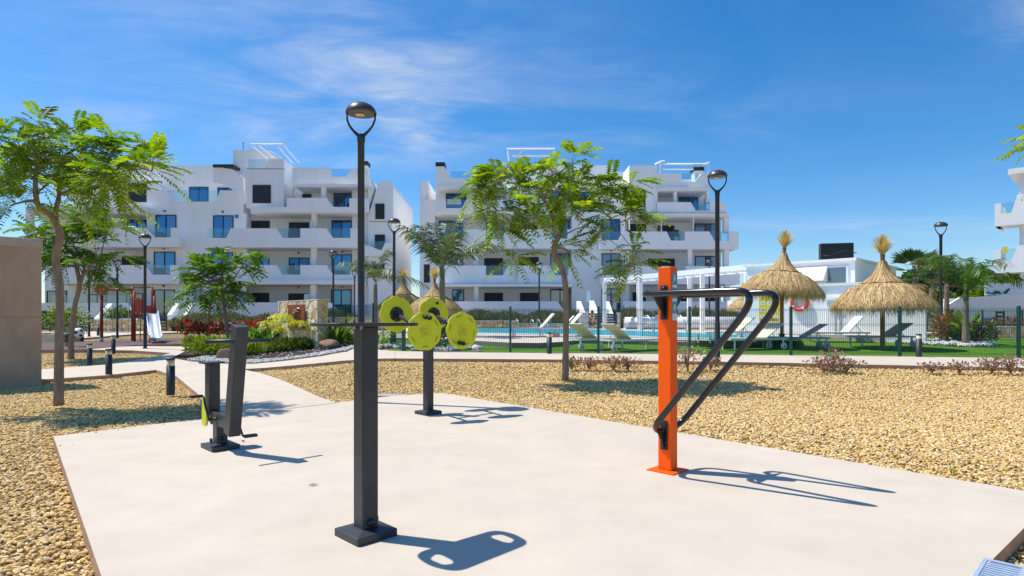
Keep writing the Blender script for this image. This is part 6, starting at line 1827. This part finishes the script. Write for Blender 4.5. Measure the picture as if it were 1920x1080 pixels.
# lavender rows in front of the buildings: spiky clumps
def hedge(label, x0, x1, ytop, D, depth, seed, n=5200, hh=None):
    rg = np.random.default_rng(seed)
    a, b = at(x0, ytop, D), at(x1, ytop, D); g = hgt((a.x + b.x) / 2, D) + .1
    t = thing('lavender_hedge', label, 'hedge', ((a.x + b.x) / 2, D, g), 0, 'lavender hedges before the flats')
    L = (b.x - a.x) / 2; H = (a.z - g) * 1.16
    x = rg.uniform(-L, L, n); y = rg.uniform(-depth / 2, depth / 2, n); bump = .82 + .18 * np.sin(x * 1.9 + seed) * np.sin(x * .7 + 1) + rg.normal(0, .05, n)
    top = H * bump * (1 - .35 * (2 * y / depth) ** 2)
    z0 = top * rg.uniform(.05, .75, n)
    d = unit(np.stack([rg.normal(0, .35, n), rg.normal(-.05, .35, n), np.ones(n)], 1)); ln = np.minimum(top - z0 + .06, .75) * rg.uniform(.7, 1.1, n)
    nr = unit(rg.normal(0, 1, (n, 3)) + np.array([0, -1, 0]))
    V = leaf_quads(np.stack([x, y, z0], 1), d, nr, ln, rg.uniform(.05, .11, n))
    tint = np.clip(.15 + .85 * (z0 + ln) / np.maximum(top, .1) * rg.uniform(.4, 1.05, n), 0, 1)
    MBc = MB(); MBc.box(-L, L, -depth * .3, depth * .3, -.2, H * .55); MBc.build('soil_mound', SOIL, t)
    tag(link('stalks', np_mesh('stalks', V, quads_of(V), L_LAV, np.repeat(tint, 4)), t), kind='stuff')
hedge('lavender hedge on the stone wall left of the slide', 210, 262, 583, 42.3, 1.6, 1, 1800)
hedge('lavender hedge behind the red flowers and small trees', 330, 535, 587, 41.5, 1.8, 2, 6500)
hedge('lavender hedge right of the stone sign wall', 612, 672, 582, 41.0, 1.6, 3, 2400)
hedge('lavender hedge on the stone wall beyond the left pool end', 858, 1090, 582, 45.2, 1.6, 4, 7200)
hedge('lavender hedge behind the rolled pool cover', 1160, 1385, 579, 45.2, 1.6, 5, 7200)
hedge('clipped dark hedge along the right garden wall', 1735, 1862, 579, 31.8, 1.2, 6, 4200)
shrub('shrub', 'bushy green shrub on the stone wall behind the swing seat', 'shrub', at(218, 601, 41.8), 1.0, .8, .95, 420, .30, .08, L_STR, None, 2, .5)
# red flowers
RF = [(349, 30, .50, 1.15, 'red', 'red flowering bush right of the slide foot'), (374, 31, .55, .95, 'red', 'red flowering bush left of the slim tree trunk'), (392, 31.5, .62, 1.0, 'red', 'dense red flowering bush at the slim tree trunk'),
      (412, 30.5, .58, 1.0, 'red', 'red flowering bush right of the slim tree trunk'), (445, 30, .55, 1.0, 'dry', 'rusty red bush just right of the trainer post'), (470, 29, .55, 1.1, 'dry', 'rusty red bush behind the long leaved plants'), (488, 29, .5, 1.15, 'dry', 'rusty red bush nearest the sign wall')]
for i, (x, Y, r, h, k, lb) in enumerate(RF):
    shrub('flowering_bush', lb, 'flower bush', gnd(x, Y), r * .85, r * .7, h * .72, 240, .17, .085, L_SAGE if k == 'red' else L_DRY, 'red flowering bushes along the far path', 30 + i, .4, .25, L_RED, 130 if k == 'red' else 40)
# sage shrubs behind the concrete wall
shrub('shrub', 'pale green shrub in the raised planter by the concrete wall', 'shrub', ray(96, 641) + Vector((0, .5, .3)), .75, .6, 1.25, 700, .16, .06, L_JUN, 'planter shrubs', 51)
shrub('shrub', 'yellow green shrub in the raised planter behind the near trunk', 'shrub', ray(120, 641) + Vector((0, .5, .3)), .75, .6, 1.15, 700, .16, .06, L_JUN, 'planter shrubs', 52)
# juniper mats in the bed
JN = [(398, 668, 1.0, .55, .50, L_JUN, 'yellow green juniper mat behind the seat post'), (452, 666, .85, .5, .34, L_JUN, 'yellow tipped juniper mat right of the handle post'), (372, 655, .7, .6, .36, L_JUN, 'juniper mat at the left end of the bed'),
      (498, 661, .95, .5, .30, L_JUN2, 'dark juniper mat under the long leaved plants'), (548, 659, .95, .5, .30, L_JUN2, 'dark juniper mat before the yellow fern'), (580, 655, .6, .4, .26, L_JUN2, 'juniper mat at the foot of the sign wall'), (642, 645, .9, .5, .30, L_STR, 'low green ground cover right of the sign wall')]
for i, (x, y, rx, ry, h, mt, lb) in enumerate(JN):
    shrub('juniper', lb, 'ground cover shrub', ray(x, y) + Vector((0, .25, 0)), rx, ry, h, 1100, .24, .045, mt, 'low junipers in the planting bed', 60 + i, .75, .0, stems=0)
# strappy plants
def strap_plant(label, base, n, L, W, mat, seed, group=None, bend=.5, name='strappy_plant', cat='plant'):
    rg = random.Random(seed); t = thing(name, label, cat, base, 0, group)
    for i in range(n):
        g = rg.uniform(0, 6.28); el = rg.uniform(.75, 1.45); l = L * rg.uniform(.65, 1.1)
        hd = Vector((math.cos(g), math.sin(g), 0)); s = Vector((-hd.y, hd.x, 0)); o_ = hd * rg.uniform(0, .12) + s * rg.uniform(-.12, .12)
        V = []
        for k in range(6):
            u = k / 5; p = o_ + hd * l * (math.cos(el) * u + bend * .5 * u * u) + UP * l * (math.sin(el) * u - bend * .5 * u ** 2.5)
            w = W * (.35 + 1.1 * math.sin(math.pi * (.08 + .86 * u)) * .62); w = w if k < 5 else .004
            V += [p - s * w * .5 + UP * w * .18, p, p + s * w * .5 + UP * w * .18]
        Q = []
        for k in range(5):
            for j in (0, 1): b = k * 3 + j; Q.append((b, b + 1, b + 4, b + 3))
        link('leaf', np_mesh('leaf', np.array(V), np.array(Q), mat, np.full(len(V), rg.random()), smooth=True), t)
    return t
strap_plant('large leaved green plant just right of the trainer handlebar', ray(472, 652), 22, 1.15, .19, L_STR, 1, 'long leaved plants in the bed')
strap_plant('long leaved green plant left of the yellow fern', ray(505, 652), 26, 1.25, .17, L_STR, 2, 'long leaved plants in the bed')
strap_plant('long leaved plant between the handlebar and the grey boulder', ray(488, 648), 20, 1.2, .18, L_STR, 3, 'long leaved plants in the bed')
strap_plant('spiky green plant right of the stone sign wall', ray(628, 650), 34, 1.35, .09, L_STR, 4, None, .35)
strap_plant('thin leaved plant left of the fence gate', ray(708, 652), 16, .95, .08, L_STR, 8, None, .4)
strap_plant('banana like plant with broad leaves in the right pebble bed', ray(1800, 643), 9, 1.35, .26, L_STR, 5, None, .25)
strap_plant('broad leaved plant at the foot of the right palm', ray(1817, 643), 9, 1.2, .22, L_JUN, 6, None, .3)
# yellow green ferny palms in front of the sign wall
p = ray(572, 652); palm('yellow green bushy palm in front of the rusted steel plate', p, .62, 17, 1.45, .10, 14, (.45, 1.45), L_YEL, 20, .55, .26, .042, 'yellow green cycads', cat='fern palm', name='cycad')
p = ray(540, 650); palm('yellow green bushy palm left of the rusted steel plate', p, .50, 13, 1.3, .10, 15, (.4, 1.4), L_YEL, 18, .55, .24, .042, 'yellow green cycads', cat='fern palm', name='cycad')
# rocks
def rock(label, base, sx, sy, sz, mat, seed):
    bm = bmesh.new(); bmesh.ops.create_icosphere(bm, subdivisions=3, radius=1); rg = random.Random(seed)
    ax = [(Vector((rg.gauss(0, 1), rg.gauss(0, 1), rg.gauss(0, 1))).normalized(), rg.uniform(.55, .85)) for _ in range(9)]
    for v in bm.verts:
        for n_, k in ax:
            d = v.co.dot(n_)
            if d > k: v.co -= n_ * (d - k) * .85
        v.co += v.co.normalized() * .03 * math.sin(9 * v.co.x + seed) * math.cos(8 * v.co.y)
        v.co = Vector((v.co.x * sx, v.co.y * sy, v.co.z * sz))
    me = bpy.data.meshes.new('rock'); bm.to_mesh(me); bm.free(); me.materials.append(mat)
    o_ = link('rock', me); o_.location = Vector(base) + UP * sz * .45
    return tag(o_, label, 'rock', 'rocks in the planting bed')
rock('grey boulder between the two yellow green palms', ray(530, 651), .50, .35, .36, ROCKG, 1)
rock('brown rock at the right foot of the sign wall', ray(617, 655), .36, .28, .22, ROCKM, 2)
rock('reddish rock behind the handle post of the trainer', ray(424, 674), .28, .22, .24, ROCKM, 3)
rock('small pale rock in front of the long leaved plants', ray(488, 657), .24, .18, .20, ROCKM, 4)
for i, (x, y) in enumerate([(895, 659.5), (848, 656)]): rock(('white stone at the lawn edge by the fence', 'white stone beside the bush behind the lime wheels')[i], ray(x, y), .16, .14, .16, COPING, 8 + i)
# bush behind the wheels
shrub('shrub', 'grey green bush in white pebbles behind the lime wheels', 'shrub', ray(825, 655), .55, .45, 1.05, 900, .13, .05, L_SAGE, None, 71, .5)
# purple shrubs at the path edge
PS = [(1072, 686, .30, .20), (1105, 686, .26, .18), (1150, 687, .34, .22), (1178, 687, .28, .20), (1290, 689, .42, .50), (1332, 686, .24, .20), (1545, 691, .42, .26), (1588, 691, .36, .22), (1563, 689, .30, .42), (1748, 692, .26, .14), (1800, 693, .26, .16), (1860, 693, .42, .26), (1895, 693, .34, .30)]
PL = ['small purple shrub right at the middle trunk foot', 'low purple shrub second right of the middle trunk', 'purple brown shrub between the middle trunk and orange post', 'purple brown shrub left of the orange post', 'tall pinkish purple shrub just right of the orange post', 'small purple shrub by the tall lamp post foot',
      'wide purple shrub below the grey lounger', 'purple shrub right of the wide one below the grey lounger', 'leggy purple shrub below the grey lounger', 'sparse purple shrub right of the fence bollard', 'low purple shrub under the right palm bed', 'dense purple shrub near the right frame edge', 'tall purple shrub at the far right path edge']
for i, ((x, y, r, h), lb) in enumerate(zip(PS, PL)):
    shrub('purple_shrub', lb, 'shrub', ray(x, y + 2.0), r, r * .6, h * 1.02, int(170 * r / .3), .075, .036, L_PUR, 'purple leaved shrubs along the path', 80 + i, .25, .0, stems=8)
# plants in the right pebble bed
shrub('shrub', 'orange brown croton in the right pebble bed', 'shrub', ray(1776, 643), .42, .35, 1.05, 520, .20, .06, L_CROT, None, 95, .7)
shrub('shrub', 'grey green bush with red flowers in the right pebble bed', 'shrub', ray(1842, 645), .48, .4, .72, 600, .15, .05, L_SAGE, None, 96, .5, .1, L_RED, 40)
shrub('shrub', 'dry reddish bush behind the dark gate at far right', 'shrub', at(1895, 615, 27), .8, .4, .5, 500, .12, .04, L_DRY, None, 97, .6)
# trees beyond the right hand garden
def crown_tree(label, base, h, rx, rz, n, mat, seed, leaf=.42, clumps=14):
    rg = np.random.default_rng(seed); t = thing('leafy_tree', label, 'tree', base, 0, 'trees beyond the right hand garden')
    MB().tube([(0, 0, -.1), (.1, 0, h * .3), (0, .1, h * .62)], [.20, .15, .08], 8).build('trunk', BARK, t)
    c = unit(rg.normal(0, 1, (clumps, 3))) * rg.uniform(.35, .85, (clumps, 1)) * np.array([rx, rx * .8, rz]) + np.array([0, 0, h - rz])
    k = rg.integers(0, clumps, n); ct = rg.normal(.45, .18, clumps)
    v = unit(rg.normal(0, 1, (n, 3))); p = c[k] + v * (rg.uniform(.35, 1, n) ** .5)[:, None] * np.array([rx, rx * .8, rz]) * rg.uniform(.34, .46, clumps)[k][:, None]
    d = unit(v + rg.normal(0, .7, (n, 3)) + np.array([0, 0, -.1])); s = rg.uniform(.6, 1.3, n)
    V = leaf_quads(p, d, unit(rg.normal(0, .7, (n, 3)) + np.array([0, 0, 1])), leaf * s, leaf * .5 * s)
    tag(link('crown', np_mesh('crown', V, quads_of(V), mat, np.repeat(np.clip(ct[k] + rg.normal(0, .15, n), 0, 1), 4)), t), kind='stuff')
for i, (x, yt, Y, rx, rz, mt, lb) in enumerate([(1735, 500, 45, 3.0, 2.0, L_FOR, 'dark tree behind the fan palms at right'), (1785, 505, 48, 3.0, 2.2, L_TREE2, 'mid green tree behind the right lamp post'), (1838, 492, 46, 3.2, 2.6, L_TREE2, 'bright green tree behind the arching palm'),
                                               (1880, 500, 50, 3.4, 2.4, L_FOR, 'dark tree before the bright balcony building'), (1930, 505, 52, 3.2, 2.4, L_FOR, 'dark tree at the right frame edge'), (1770, 545, 38, 1.8, 1.2, L_JUN, 'yellow green bush under the right lamp post'), (1872, 525, 38, 2.2, 1.2, L_JUN, 'light green bush above the low terrace glass')]):
    p = gnd(x, Y); crown_tree(lb, p, at(x, yt, Y).z - p.z, rx, rz, 5200, mt, 140 + i)
# little things on the ground
def fallen_leaf(x, y, label, r):
    p = ray(x, y, flat)
    mb = MB(); mb.add([(0, 0, .004), (.035, .014, .010), (.08, 0, .005), (.035, -.014, .012)], [(0, 1, 2, 3)])
    o_ = mb.build('fallen_leaf', L_DRY); o_.location = (p.x, p.y, .003); o_.rotation_euler = (0, 0, r); tag(o_, label, 'leaf', 'fallen leaves on the pad')
fallen_leaf(577, 912, 'single brown leaf lying on the pad left of the front post', .5)
fallen_leaf(457, 829, 'tiny dry leaf on the pad beside the pedal trainer', 2.2)
g = ray(1812, 893, flat)
t = thing('grass_tuft', 'small green weed growing in the gravel at the right pad edge', 'weed', (g.x + .02, g.y + .18, -.05), 0)
V, Q = [], []
rg = random.Random(4)
for i in range(14):
    a = rg.uniform(0, 6.28); d = Vector((math.cos(a) * .35, math.sin(a) * .35, 1)).normalized(); s = Vector((-d.y, d.x, 0)).normalized() * .004; L = rg.uniform(.06, .15); b = len(V)
    V += [-s, s, d * L + s * .2, d * L - s * .2]; Q.append((b, b + 1, b + 2, b + 3))
link('blades', np_mesh('blades', np.array(V), np.array(Q), L_JUN, np.full(len(V), .6)), t)
mb = MB(); m_ = ray(735, 733); mb.box(-.26, .26, -.16, .16, -.14, -.062); o_ = mb.build('valve_cover', ROCKG, None, .01); o_.location = m_; tag(o_, 'small grey valve cover set in the gravel behind the front post', 'cover')
